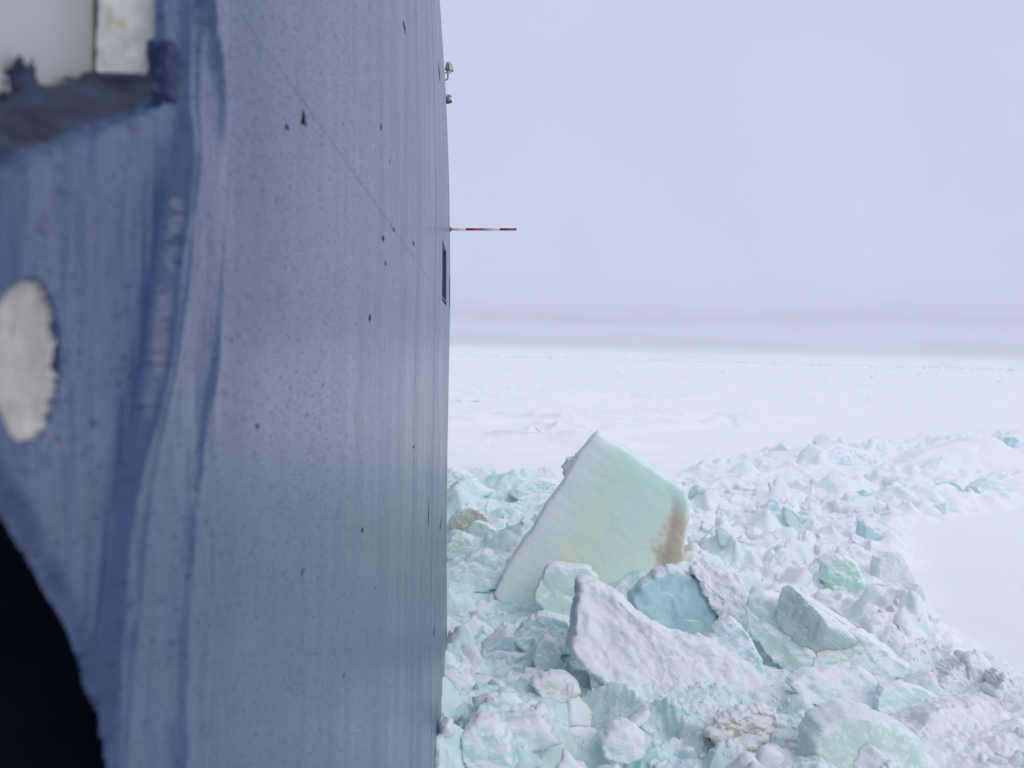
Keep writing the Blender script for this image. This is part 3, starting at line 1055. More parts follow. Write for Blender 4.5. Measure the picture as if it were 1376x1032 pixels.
def hero(name, label, cat, outline, anchor, mat, lean=15, yaw=0, ext=(.1, 1, -.1), thick=.8, rough=.03, amp=.05, fine=.012, rnd_=.06, n=150, rings=34, facet=.05, corner=.15,
         seed=1, group=None, quad=None, short=None, mask=True, freq=1.0, z0=0.0):
    P0 = ground(*anchor, z0)
    l, w = R_(lean), R_(yaw)
    nrm = np.array([math.sin(w) * math.cos(l), -math.cos(w) * math.cos(l), math.sin(l)])
    uu = np.array([math.cos(w), math.sin(w), 0])
    vv = np.cross(nrm, uu)
    pts = []
    for p in outline:
        d = ray(*p)
        t = ((P0 - CAM) @ nrm) / (d @ nrm)
        q = CAM + d * t - P0
        pts.append((q @ uu, q @ vv))
    pts = np.array(pts)
    area2 = np.sum(pts[:, 0] * np.roll(pts[:, 1], -1) - np.roll(pts[:, 0], -1) * pts[:, 1])
    if area2 < 0:
        pts = pts[::-1]
    size = math.sqrt(abs(area2) / 2)
    rough = rough if corner < .05 or size > 2.2 else max(rough * 1.3, .034)
    B = densify(pts, n, corner)
    tang = np.roll(B, -1, 0) - np.roll(B, 1, 0)
    tang /= np.linalg.norm(tang, axis=1)[:, None] + 1e-9
    out2 = np.stack([tang[:, 1], -tang[:, 0]], -1)
    r1 = fbm2(B[:, 0] * 2.2 / size * freq + seed * 3.7, B[:, 1] * 2.2 / size * freq, 3, seed) * .6 + fbm2(B[:, 0] * 7 / size * freq, B[:, 1] * 7 / size * freq + seed, 3, seed + 5) + .5 * fbm2(B[:, 0] * 22 / size, B[:, 1] * 22 / size + seed, 3, seed + 6)
    B = B + out2 * (r1 * rough * size)[:, None]
    c = B.mean(0)
    E = np.array(ext, float)
    E /= np.linalg.norm(E)
    Rr = rnd_ * size
    V = []
    UV = []
    rs = np.concatenate([np.linspace(.04, 1 - rnd_, rings - 8), 1 - rnd_ + rnd_ * np.sin(np.linspace(0, math.pi / 2, 9)[1:])])
    for r in rs:
        q = c + (B - c) * r
        tt = max(0, (r - (1 - rnd_)) / rnd_)
        dd = Rr * (1 - math.sqrt(max(0, 1 - tt * tt)))
        p = P0 + q[:, :1] * uu + q[:, 1:] * vv + E * dd
        V.append(p); UV.append(q)
    K = max(5, int(rings * .6))
    for k in range(1, K + 1):
        t = k / K
        q = c + (B - c) * (1 + .03 * math.sin(t * 3) - (.12 * max(0, t - .8) / .2))
        V.append(P0 + q[:, :1] * uu + q[:, 1:] * vv + E * (Rr + (thick - Rr) * t)); UV.append(q)
    for r in (.7, .4, .04):
        q = c + (B - c) * r
        V.append(P0 + q[:, :1] * uu + q[:, 1:] * vv + E * thick); UV.append(q)
    m = len(V)
    V = np.vstack(V)
    UV = np.vstack(UV)
    I, J = np.meshgrid(np.arange(m - 1), np.arange(n), indexing='ij')
    J2 = (J + 1) % n
    Fq = np.stack([I * n + J, (I + 1) * n + J, (I + 1) * n + J2, I * n + J2], -1).reshape(-1, 4)
    ca, cb = len(V), len(V) + 1
    V = np.vstack([V, V[:n].mean(0), V[-n:].mean(0)])
    UV = np.vstack([UV, c, c])
    j = np.arange(n)
    Fq = np.vstack([Fq, np.stack([np.full(n, ca), j, (j + 1) % n, np.full(n, -1)], -1),
                    np.stack([np.full(n, cb), (m - 1) * n + (j + 1) % n, (m - 1) * n + j, np.full(n, -1)], -1)])
    # make the faces point outwards, then rough them up along the normals
    def normals(V):
        a, b_, d = V[Fq[:, 0]], V[Fq[:, 1]], V[Fq[:, 2]]
        fn = np.cross(b_ - a, d - a)
        vn = np.zeros_like(V)
        for q in range(4):
            ok = Fq[:, q] >= 0
            np.add.at(vn, Fq[ok, q], fn[ok])
        return vn / (np.linalg.norm(vn, axis=1)[:, None] + 1e-9)
    vn = normals(V)
    if vn[ca] @ nrm < 0:
        Fq = np.where(Fq[:, 3:4] < 0, Fq[:, [0, 2, 1, 3]], Fq[:, ::-1])
        vn = -vn
    W = V / size
    d1 = fbm3(W * 2.4 * freq + seed * 7.1, 3, seed)
    cr_ = 1 - np.abs(fbm3(W * 3.5 * freq + seed, 3, seed + 11)) * 2
    d2 = fbm3(V * 6.0 + seed, 5, seed + 3) * 2.6
    fa = cells(UV[:, 0] + .04 * size * d1, UV[:, 1] + .04 * size * d1, size * .34, seed + 500)[0]
    front = np.clip(np.abs(vn @ nrm) * 1.6 - .4, 0, 1)
    V = V + vn * ((d1 * .7 + cr_ * .3) * amp * size * .7 + d2 * fine + fa * facet * 4 * .5 * front)[:, None]
    Lc = V - P0
    me = make_mesh(name, Lc, Fq, mat)
    if quad is not None:
        def ldist(l):
            q = []
            for p in l:
                d = ray(*p)
                w_ = CAM + d * (((P0 - CAM) @ nrm) / (d @ nrm)) - P0
                q.append(np.array([w_ @ uu, w_ @ vv]))
            e_ = (q[1] - q[0]) / np.linalg.norm(q[1] - q[0])
            return np.abs((UV - q[0]) @ np.array([-e_[1], e_[0]]))
        dl, dr, dt = ldist(quad[0]), ldist(quad[1]), ldist(quad[2])
        vattr(me, 'band', dl / (dl + dr + 1e-6))
        vattr(me, 'along', 1 - dt / dt.max())
    o = link(name, me)
    o.location = P0
    tag(o, label, cat, group)
    if short:
        NEAR_BY.append((P0, short))
    if mask:
        HERO_MASKS.append((np.array(outline, float), P0[1]))
    return o


# the big overturned slab: fracture face with snow ice at the left, clear green middle, brown algae at the right
def slab_paint(nd, lk, body):
    bd = N(nd, 'ShaderNodeAttribute', attribute_name='band').outputs['Fac']
    al = N(nd, 'ShaderNodeAttribute', attribute_name='along').outputs['Fac']
    cmb = N(nd, 'ShaderNodeCombineXYZ')
    lk.new(bd, cmb.inputs[0]); lk.new(al, cmb.inputs[1])
    wv = noise_n(nd, lk, cmb.outputs[0], 1.0, 5, .6, (3.0, 4.0, 1))
    b2 = math_(nd, lk, 'ADD', bd, mrange(nd, lk, wv, .3, .7, -.11, .11))
    r = N(nd, 'ShaderNodeValToRGB')
    st = [(0.0, (.88, .95, .90)), (.15, (.87, .95, .88)), (.25, (.88, .92, .74)), (.38, (.83, .93, .75)), (.55, (.80, .93, .80)), (.70, (.80, .92, .82)),
          (.755, (.86, .88, .77)), (.805, (.69, .61, .48)), (.875, (.56, .47, .35)), (1.0, (.60, .52, .41))]
    while len(r.color_ramp.elements) < len(st):
        r.color_ramp.elements.new(.5)
    for e, (p, c) in zip(r.color_ramp.elements, st):
        e.position = p; e.color = (*c, 1)
    lk.new(b2, r.inputs[0])
    # the brown fades out towards the upper edge
    c = mixc(nd, lk, math_(nd, lk, 'MULTIPLY', mrange(nd, lk, al, .86, .98), mrange(nd, lk, b2, .70, .80)), r.outputs[0], (.66, .83, .75))
    # streaks across the thickness
    n2 = noise_n(nd, lk, cmb.outputs[0], 1.0, 5, .65, (2.0, 26.0, 1))
    c = mixc(nd, lk, math_(nd, lk, 'MULTIPLY', mrange(nd, lk, n2, .42, .66, 0, .6), mrange(nd, lk, b2, .78, .66, .25, 1)), c, (.66, .87, .82))
    n3 = noise_n(nd, lk, cmb.outputs[0], 1.0, 4, .6, (5, 5, 1))
    c = mixc(nd, lk, math_(nd, lk, 'MULTIPLY', mrange(nd, lk, n3, .5, .68, 0, .6), mrange(nd, lk, al, .65, .30)), c, (.90, .91, .66))
    # clear mint window below the upper edge
    mn = math_(nd, lk, 'MULTIPLY', math_(nd, lk, 'MULTIPLY', mrange(nd, lk, al, .60, .85, 0, .7), mrange(nd, lk, b2, .12, .34)), mrange(nd, lk, b2, .82, .70))
    c = mixc(nd, lk, mn, c, (.70, .89, .78)) if True else mixc(nd, lk, mn, c, (.62, .88, .76))
    return c


ICE['slab'] = ice_mat('banded_slab_ice', (.82, .93, .84), (.86, .94, .87), (.75, 1.0), frost=0.05, rough=.40, bump=0.07, sss=.9, uvfun=slab_paint, sscale=.4)
SLAB = [(803, 583), (822, 596), (850, 613), (880, 631), (905, 648), (923, 661), (924, 690), (921, 720), (918, 752), (880, 775), (830, 800),
        (770, 835), (690, 840), (664, 800), (688, 748), (716, 712), (734, 680), (756, 652), (775, 616), (794, 590)]
hero('ice_slab', 'huge upended pale green ice slab with a brown stained right end', 'ice slab', SLAB, (800, 806), ICE['slab'], lean=20, yaw=-8,
     ext=(.12, 1, -.05), short='big slab', thick=1.5, rough=.012, amp=.008, fine=.004, facet=.008, corner=.03, rnd_=.025, n=260, rings=120, seed=3, quad=(((800, 583), (668, 797)), ((924, 660), (918, 748)), ((803, 583), (923, 661))))

SNOWICE = ICE['white']
for (ol, an, mt, kw, lab) in [
    ([(757, 622), (772, 612), (790, 604), (800, 612), (790, 640), (774, 664), (762, 660)], (800, 800), 'white', dict(thick=.6, lean=20, z0=0), 'grey white snow lump clinging to the upper left edge of the big slab'),
]:
    P = ground(*an)
    # placed a little behind the slab's face
    hero('snow_lump', lab, 'snow lump', ol, (an[0], an[1] - 16), ICE[mt], seed=21, rough=.08, amp=.12, ext=(.1, 1, 0), n=70, rings=14, **{k: v for k, v in kw.items() if k != 'z0'})

HEROES = [
    # name, label, outline, anchor, material, options
    ('ice_block', 'smooth pale green block leaning on the foot of the big slab', [(738, 757), (765, 760), (790, 763), (806, 780), (800, 800), (782, 832), (735, 826), (716, 806), (724, 785)], (765, 828), 'green', dict(short='green block at the foot of the big slab', lean=28, yaw=8, thick=.7, rough=.012, amp=.018, fine=.004, rnd_=.08)),
    ('snow_block', 'long rough white snow block in front of the teal block, tapering right', [(780, 790), (797, 786), (812, 796), (834, 812), (852, 828), (872, 842), (900, 856), (940, 866), (985, 884), (1020, 905), (1040, 930), (1030, 960), (940, 965), (840, 935), (790, 905), (768, 880), (772, 835)], (890, 938), 'white', dict(short='long white snow block', lean=34, yaw=6, thick=1.1, rough=.02, amp=.04, fine=.03, rnd_=.05, n=220, rings=50)),
    ('ice_block', 'smooth teal ice block with a snowy right shoulder behind the white block', [(848, 803), (868, 782), (886, 768), (905, 764), (925, 772), (945, 786), (962, 808), (968, 850), (950, 880), (895, 875), (855, 850)], (925, 866), 'teal', dict(short='smooth teal block', lean=36, yaw=-4, thick=1.0, rough=.022, amp=.04, fine=.008, rnd_=.12)),
    ('snow_block', 'rough snow shoulder leaning on the right side of the teal block', [(930, 770), (948, 764), (972, 768), (1000, 782), (1012, 812), (1004, 850), (972, 862), (956, 812)], (985, 874), 'white', dict(lean=42, yaw=0, thick=.8, rough=.06, amp=.1, fine=.04)),
    ('snow_block', 'small pale snowy pointed block between the teal block and the tilted pair', [(948, 868), (966, 842), (984, 832), (1004, 850), (1022, 884), (1030, 915), (990, 905), (955, 890)], (990, 908), 'blue', dict(short='small pale pointed block', lean=30, yaw=-10, thick=.6, rough=.03, amp=.06, fine=.015)),
    ('ice_block', 'rounded grey green block, left of the tilted pair, dark gap under it', [(994, 812), (1004, 796), (1022, 793), (1040, 806), (1062, 840), (1092, 880), (1100, 908), (1060, 908), (1028, 880), (1002, 845)], (1060, 905), 'green', dict(short='rounded grey green block', lean=30, yaw=-28, ext=(.9, .6, -.25), thick=.75, rough=.014, amp=.02, fine=.008, rnd_=.16)),
    ('ice_slab', 'tilted grey edged slab with a flat snowy top sloping down to the right', [(1055, 782), (1075, 798), (1114, 838), (1104, 862), (1072, 872), (1044, 835), (1042, 812)], (1080, 905), 'grey', dict(short='tilted snow topped slab', lean=14, yaw=-32, ext=(.86, .12, -.52), thick=1.9, rough=.02, amp=.02, fine=.012, rnd_=.05, z0=0)),
    ('ice_block', 'pale green broken block under the snowy end of the tilted slab', [(1100, 862), (1118, 838), (1160, 850), (1200, 880), (1226, 905), (1190, 918), (1130, 912), (1088, 906)], (1140, 914), 'green', dict(lean=40, yaw=-12, ext=(.5, 1, -.2), thick=.8, rough=.03, amp=.05, fine=.012)),
    ('ice_block', 'bright green translucent block standing behind the tilted slab', [(1108, 752), (1130, 746), (1150, 752), (1162, 775), (1170, 800), (1140, 812), (1118, 800), (1112, 778)], (1140, 804), 'mint', dict(short='bright green block', lean=24, yaw=-14, thick=.8, rough=.05, amp=.07, fine=.012, rnd_=.2)),
    ('snow_block', 'square grey white block at the edge of the smooth snow', [(1182, 752), (1198, 748), (1214, 744), (1226, 768), (1234, 796), (1210, 806), (1180, 796)], (1205, 802), 'white', dict(short='square grey white block', lean=20, yaw=-20, thick=.9, rough=.03, amp=.05, fine=.012)),
    ('snow_block', 'small upright snow fin on the smooth snow edge, right of the square block', [(1226, 802), (1234, 786), (1240, 788), (1245, 808), (1230, 812)], (1236, 809), 'white', dict(lean=8, yaw=-20, thick=.3, n=50, rings=12)),
    ('ice_block', 'crescent shaped block with a green hollow in the middle rubble', [(1056, 680), (1066, 688), (1080, 695), (1098, 698), (1104, 708), (1090, 722), (1070, 716), (1058, 702)], (1080, 720), 'green', dict(short='crescent shaped block', lean=15, yaw=10, thick=.8, rough=.02, amp=.05)),
    ('ice_block', 'small pale teal pyramid left of the crescent block', [(1022, 702), (1030, 684), (1040, 668), (1050, 682), (1056, 700), (1040, 706)], (1038, 705), 'blue', dict(short='small teal pyramid', lean=22, yaw=0, thick=.8, rough=.03, n=70, rings=14)),
    ('ice_block', 'grey beige square block in the far right rubble', [(1202, 656), (1214, 651), (1230, 654), (1231, 672), (1216, 675), (1205, 670)], (1216, 675), 'beigepale', dict(short='grey beige square block', lean=12, yaw=0, thick=1.2, rough=.04, n=60, rings=12)),
    ('ice_block', 'teal slab over a dark gap in the far right rubble', [(1248, 652), (1268, 646), (1290, 650), (1296, 662), (1270, 668), (1252, 664)], (1270, 668), 'teal', dict(short='teal slab over the dark gap', lean=35, yaw=0, thick=1.4, rough=.04, n=60, rings=12)),
    ('ice_block', 'greenish rough lump at the far right of the rubble', [(1314, 655), (1330, 644), (1350, 650), (1358, 668), (1338, 676), (1318, 668)], (1338, 675), 'greenpale', dict(short='greenish lump at the far right', lean=30, yaw=0, thick=1.4, rough=.07, amp=.10, n=70, rings=14)),
    ('ice_slab', 'broken pale green slab in the right foreground, crusted with snow crumbs', [(1058, 918), (1090, 905), (1130, 902), (1160, 902), (1178, 916), (1180, 945), (1168, 975), (1120, 962), (1080, 940)], (1120, 962), 'greenpale', dict(short='crusted green slab', lean=46, yaw=4, thick=.45, rough=.03, amp=.04, fine=.016)),
    ('ice_slab', 'pale blue tilted plate with a glassy green lower edge, right foreground', [(1186, 928), (1210, 920), (1242, 926), (1268, 942), (1250, 962), (1226, 984), (1200, 972), (1180, 958)], (1222, 976), 'blueclean', dict(short='tilted pale blue plate', lean=38, yaw=14, thick=.35, rough=.015, amp=.02, fine=.008)),
    ('ice_block', 'large smooth green ice hump at the bottom right, flecked with snow', [(1092, 1004), (1108, 972), (1138, 957), (1168, 959), (1212, 978), (1246, 1002), (1258, 1060), (1180, 1100), (1096, 1090)], (1160, 1062), 'greenfleck', dict(short='large green hump', lean=46, yaw=0, thick=.9, rough=.02, amp=.035, fine=.006, rnd_=.16, n=140, rings=28)),
    ('ice_block', 'brown stained crusty lump at the bottom, right of centre', [(952, 984), (972, 966), (1000, 958), (1040, 956), (1050, 975), (1034, 995), (1010, 1008), (984, 1012), (960, 1002)], (1000, 1010), 'beige', dict(short='brown crusty lump', lean=42, yaw=-8, thick=.5, rough=.05, amp=.06, fine=.025)),
    ('snow_block', 'broad furrowed snow block at the right foreground edge', [(1228, 990), (1256, 958), (1310, 944), (1348, 956), (1356, 985), (1330, 1010), (1270, 1018), (1240, 1012)], (1290, 1014), 'white', dict(short='furrowed snow block', lean=42, yaw=10, thick=.7, rough=.03, amp=.06, fine=.025)),
    ('snow_block', 'crumbling grey white lump beside the smooth snow, right foreground', [(1264, 920), (1280, 896), (1308, 886), (1330, 896), (1340, 930), (1310, 950), (1275, 946)], (1300, 948), 'white', dict(short='crumbling grey lump', lean=30, yaw=0, thick=.7, rough=.08, amp=.12, fine=.05)),
    ('snow_block', 'ragged snow lump at the right edge of the picture above the furrowed block', [(1338, 930), (1352, 906), (1376, 926), (1396, 960), (1370, 972), (1345, 960)], (1366, 966), 'white', dict(lean=25, yaw=0, thick=.7, rough=.08, amp=.12, fine=.04)),
    ('ice_block', 'beige stained patch of ice under snow, right of the tilted slab', [(1184, 862), (1200, 852), (1226, 852), (1246, 866), (1238, 886), (1205, 884)], (1215, 884), 'beigepale', dict(short='beige ice patch', lean=45, yaw=0, thick=.5, rough=.04, amp=.05)),
    # left cluster beside the hull
    ('ice_block', 'brownish grey angular block near the hull, left of the big slab', [(604, 706), (618, 690), (634, 682), (652, 694), (662, 704), (646, 716), (630, 728), (612, 722)], (632, 724), 'brownish', dict(short='brownish block near the hull', lean=26, yaw=10, thick=1.0, rough=.03, amp=.05)),
    ('ice_block', 'pale upright block in front of the brownish one near the hull', [(628, 712), (636, 701), (654, 704), (668, 716), (656, 730), (632, 730)], (646, 733), 'greenpale', dict(lean=20, yaw=-8, thick=.7, rough=.025, amp=.04)),
    ('ice_block', 'rounded pale green boulder touching the hull, partly snowy', [(592, 740), (606, 722), (622, 717), (634, 726), (638, 742), (624, 754), (604, 760)], (616, 757), 'green', dict(short='boulder touching the hull', lean=26, yaw=12, thick=.9, rough=.02, amp=.04, rnd_=.2)),
    ('ice_block', 'wide pale blue hummock near the hull at the foot of the big slab', [(586, 772), (610, 760), (636, 744), (654, 742), (670, 758), (682, 778), (664, 796), (600, 798)], (636, 795), 'blueclean', dict(short='wide blue hummock near the hull', lean=36, yaw=6, thick=1.0, rough=.02, amp=.04, rnd_=.16)),
    ('ice_block', 'long smooth teal bank against the hull at the far edge of the rubble', [(594, 640), (606, 628), (622, 634), (640, 652), (660, 664), (640, 672), (596, 668)], (622, 670), 'tealpale', dict(short='teal bank against the hull', lean=40, yaw=6, thick=2.2, rough=.02, amp=.04, rnd_=.18)),
    ('ice_block', 'low teal bank with snow on top behind the left edge of the big slab', [(680, 664), (698, 650), (724, 644), (748, 648), (768, 662), (742, 678), (700, 676)], (726, 676), 'tealpale', dict(short='low teal bank', lean=40, yaw=0, thick=2.0, rough=.03, amp=.05, rnd_=.15)),
    ('snow_block', 'grey snow lump on the far rubble edge near the hull', [(628, 642), (640, 628), (652, 630), (660, 644), (650, 654), (636, 652)], (644, 655), 'white', dict(lean=25, yaw=0, thick=1.2, rough=.07, amp=.1, n=70, rings=14)),
    ('snow_block', 'grey snow lump on the far rubble edge just left of the slab top', [(716, 640), (726, 628), (740, 630), (748, 640), (740, 652), (720, 650)], (732, 652), 'white', dict(lean=25, yaw=0, thick=1.2, rough=.07, amp=.1, n=70, rings=14)),
    ('ice_block', 'yellowish round lump in the left foreground slush', [(712, 918), (730, 906), (756, 904), (776, 918), (778, 936), (752, 948), (728, 940)], (748, 946), 'beigepale', dict(short='yellowish lump', lean=45, yaw=0, thick=.4, rough=.02, amp=.05, rnd_=.2)),
    ('ice_block', 'upright blunt ice cone in the left foreground slush', [(714, 886), (722, 866), (732, 856), (744, 862), (752, 882), (748, 900), (722, 902)], (734, 902), 'greenpale', dict(short='blunt ice cone', lean=24, yaw=0, thick=.5, rough=.02, amp=.05, rnd_=.16, n=80)),
    ('ice_block', 'long pale plate lying against the hull in the left foreground', [(588, 880), (600, 880), (620, 902), (642, 930), (634, 944), (606, 924), (588, 908)], (618, 940), 'blueclean', dict(short='long plate against the hull', lean=48, yaw=12, thick=.4, rough=.015, amp=.03, rnd_=.12)),
    ('ice_block', 'large smooth pale block near the hull at the bottom of the picture', [(618, 990), (640, 968), (664, 970), (688, 1006), (694, 1040), (650, 1048), (622, 1030)], (656, 1044), 'blueclean', dict(short='large pale block by the hull', lean=46, yaw=0, thick=.6, rough=.015, amp=.03, rnd_=.18)),
    ('ice_block', 'smooth grey green lump at the bottom, below the crumbly snow', [(806, 1000), (824, 978), (850, 976), (868, 996), (866, 1022), (838, 1030), (812, 1022)], (838, 1026), 'greenpale', dict(short='grey green lump at the bottom', lean=46, yaw=0, thick=.5, rough=.015, amp=.03, rnd_=.2)),
    ('ice_block', 'teal bluff left of the long white snow block', [(690, 858), (706, 838), (722, 826), (740, 828), (762, 836), (776, 850), (770, 880), (730, 880), (700, 872)], (735, 878), 'tealpale', dict(short='teal bluff', lean=34, yaw=0, thick=.8, rough=.03, amp=.05)),
    ('ice_block', 'pale slab edge leaning between the slush and the long white block', [(792, 905), (806, 896), (826, 905), (834, 925), (816, 938), (796, 930)], (812, 936), 'blue', dict(lean=40, yaw=-10, thick=.5, rough=.03, amp=.05, n=80)),
    # the snow plain behind
    ('snow_block', 'pale upright block standing alone on the far snow close to the hull', [(612, 536), (618, 524), (626, 524), (626, 515), (646, 514), (644, 530), (642, 540), (622, 542)], (630, 541), 'white', dict(lean=6, yaw=-10, thick=2.0, rough=.04, amp=.05, n=80, rings=16)),
    ('snow_hummock', 'snow hummock with a small grey peak on the far plain above the slab', [(736, 582), (748, 568), (755, 551), (762, 549), (772, 556), (786, 566), (796, 580), (770, 586)], (766, 586), 'whiteblue', dict(lean=45, yaw=0, thick=3.0, rough=.03, amp=.06, n=90, rings=18)),
    ('snow_hummock', 'low hummock with a dark snow peak left of the slab top', [(700, 588), (710, 578), (716, 570), (724, 578), (752, 580), (766, 590), (740, 596), (706, 594)], (734, 596), 'whiteblue', dict(lean=50, yaw=0, thick=2.5, rough=.03, amp=.06, n=90, rings=18)),
    ('snow_hummock', 'small drifted peak nearest the hull on the snow plain', [(630, 602), (646, 592), (656, 585), (660, 598), (655, 606), (636, 606)], (648, 606), 'white', dict(lean=50, yaw=0, thick=1.6, rough=.03, amp=.06, n=70, rings=14)),
    ('snow_hummock', 'tiny drifted peak on the plain just left of the slab', [(722, 614), (732, 606), (742, 604), (752, 612), (744, 618), (728, 618)], (738, 618), 'white', dict(lean=50, yaw=0, thick=1.4, rough=.03, amp=.06, n=70, rings=14)),
    ('ice_ridge', 'long pale blue ridge of snowed over blocks behind the right rubble', [(1026, 622), (1044, 606), (1070, 608), (1096, 600), (1128, 598), (1160, 604), (1190, 622), (1170, 648), (1080, 648), (1030, 640)], (1110, 634), 'blue', dict(short='long pale blue ridge', lean=38, yaw=0, thick=3.0, rough=.03, amp=.05, n=120, rings=22)),
    ('ice_block', 'blue ice chip at the right edge of the far rubble', [(1352, 598), (1360, 586), (1370, 592), (1376, 602), (1360, 606)], (1362, 606), 'teal', dict(lean=20, yaw=0, thick=1.2, rough=.06, n=50, rings=12)),
    ('snow_hummock', 'raised snow shoulder of the far right rubble below the horizon', [(1200, 634), (1230, 612), (1262, 600), (1300, 590), (1336, 590), (1376, 612), (1390, 640), (1300, 650), (1220, 646)], (1300, 640), 'whiteblue', dict(lean=64, yaw=0, thick=4.0, rough=.02, amp=.04, n=120, rings=22)),
]
ICE['grey'] = ice_mat('grey_green_ice', (0.504, 0.612, 0.585), (0.622, 0.738, 0.702), (.40, .7), frost=0.15, nz=0.15)
ICE['mint'] = ice_mat('mint_ice', (0.504, 0.756, 0.639), (0.689, 0.837, 0.783), (.35, .8), frost=0.1, rough=.3, bump=0.15, nz=0.2)
ICE['greenpale'] = ice_mat('milky_green_ice', (0.638, 0.792, 0.729), (0.739, 0.846, 0.810), (.35, .75), frost=0.4, bump=.3, nz=0.25)
ICE['greenfleck'] = ice_mat('snow_flecked_green_ice', (0.622, 0.792, 0.720), (0.689, 0.810, 0.720), (.72, 1.0), frost=.95, nscale=2.5, bump=.25)
ICE['blueclean'] = ice_mat('clear_pale_blue_ice', (0.588, 0.774, 0.783), (0.689, 0.828, 0.837), (.5, .9), frost=0.08, bump=.2, nz=0.16)
ICE['tealpale'] = ice_mat('milky_teal_ice', (0.504, 0.747, 0.729), (0.638, 0.810, 0.801), (.4, .8), frost=0.1, bump=.25, nz=0.2)
ICE['beigepale'] = ice_mat('faintly_stained_ice', (0.689, 0.747, 0.648), (0.756, 0.810, 0.738), (.45, .85), frost=.4)
ICE['brownish'] = ice_mat('brown_grey_ice', (0.487, 0.504, 0.423), (0.622, 0.684, 0.594), (.6, .95), frost=.2)
ICE['whiteblue'] = ice_mat('drifted_snow_with_blue_ice', (0.655, 0.810, 0.873), (0.781, 0.855, 0.864), (.10, .5), frost=.6, nscale=.8)
for k, (nm, lab, ol, an, mt, kw) in enumerate(HEROES):
    gname = {'ice_block': 'large ice blocks in the rubble', 'snow_block': 'snow covered blocks', 'ice_slab': 'broken ice slabs', 'snow_hummock': 'hummocks on the snow plain'}.get(nm)
    hero(nm, lab, nm.replace('_', ' '), ol, an, ICE[mt], seed=30 + k * 3, group=gname, **kw)

# ------------------------------------------------------------------ broken chunks
import bmesh
def ico(sub):
    bm = bmesh.new()
    bmesh.ops.create_icosphere(bm, subdivisions=sub, radius=1)
    V = np.array([v.co[:] for v in bm.verts])
    Fc = np.array([[v.index for v in f.verts] for f in bm.faces])
    bm.free()
    return V / np.linalg.norm(V, axis=1)[:, None], Fc


def chunk_verts(dirs, rng, p=22, flat=.55, rough=.03, seed=0):
    """a broken block: rounded intersection of a few half spaces, one vertex per direction"""
    ext = np.array([1.0, rng.uniform(.55, .9), rng.uniform(flat * .4, flat * 1.1)])
    Q = [((1, 0, 0), ext[0]), ((-1, 0, 0), ext[0]), ((0, 1, 0), ext[1]), ((0, -1, 0), ext[1]), ((0, 0, 1), ext[2]), ((0, 0, -1), ext[2])]
    nn, dd = [], []
    for n_, d_ in Q:
        v = np.array(n_, float) + rng.normal(0, .16, 3)
        nn.append(v / np.linalg.norm(v)); dd.append(d_ * rng.uniform(.85, 1.1))
    for _ in range(rng.integers(2, 5)):
        v = rng.normal(0, 1, 3)
        v /= np.linalg.norm(v)
        nn.append(v)
        dd.append(np.abs(v * ext).sum() * rng.uniform(.60, .80))
    nn, dd = np.array(nn), np.array(dd)
    q = np.clip(dirs @ nn.T, 0, None) / dd
    r = 1 / (np.sum(q ** p, 1) ** (1 / p))
    V = dirs * r[:, None]
    if rough:
        V = V * (1 + fbm3(V * 2.6 + seed * 3, 4, seed) * rough * 2.6 + fbm3(V * 9 + seed, 3, seed + 4) * rough * 1.1)[:, None]
    return V


D4, F4 = ico(4)
D3, F3 = ico(3)
D1, F1 = ico(1)
KINDS_ = ['white', 'blue', 'tealpale', 'greenpale', 'beigepale']
WORDS = {'white': 'snow white', 'blue': 'pale blue', 'tealpale': 'milky teal', 'greenpale': 'pale green', 'beigepale': 'faintly yellow'}
rng = np.random.default_rng(11)
SHAPES = [chunk_verts(D4, rng, seed=100 + k, rough=.04 if k < 12 else .085, p=46 if k < 12 else 16) for k in range(22)]
MESHES = {}


def chunk_mesh(s, kind):
    if (s, kind) not in MESHES:
        MESHES[(s, kind)] = make_mesh('ice_chunk', SHAPES[s], F4, ICE[kind])
    return MESHES[(s, kind)]


def hidden_by_rule(P, size):
    """would this chunk stand in front of a traced block?"""
    px, py = project(P)
    for ol, y0 in HERO_MASKS:
        if P[1] < y0 + .9:
            sdv = poly_sd(np.array([px]), np.array([py - size * .3 * F / P[1]]), ol)[0]
            if sdv > -size * .75 * F / P[1]:
                return True
    return False


def random_spot(rng):
    while True:
        y = 13.5 * (62 / 13.5) ** rng.random()
        x = rng.uniform(-.35, 32)
        if x > .62 * y + 1:
            continue
        m, sdv = rubble_mask(np.array([x]), np.array([y]))
        if m[0] > .8:
            return x, y


def kind_at(x, y, rng):
    wet = 1 - min(1, max(0, (x - .05 * y - 2) / 4.5))
    w = np.array([.78 - .42 * wet, .12 + .14 * wet, .03 + .16 * wet, .05 + .08 * wet, .025 + .03 * wet])
    return KINDS_[rng.choice(5, p=w / w.sum())]


def zone(x, y):
    if y > 36:
        return 'far part of the rubble'
    if x < 2.0 + .04 * y:
        return 'slush along the ship'
    if y < 19:
        return 'nearest rubble at the bottom'
    return 'middle of the rubble right of the big slab' if x > 5 else 'rubble round the big slab'


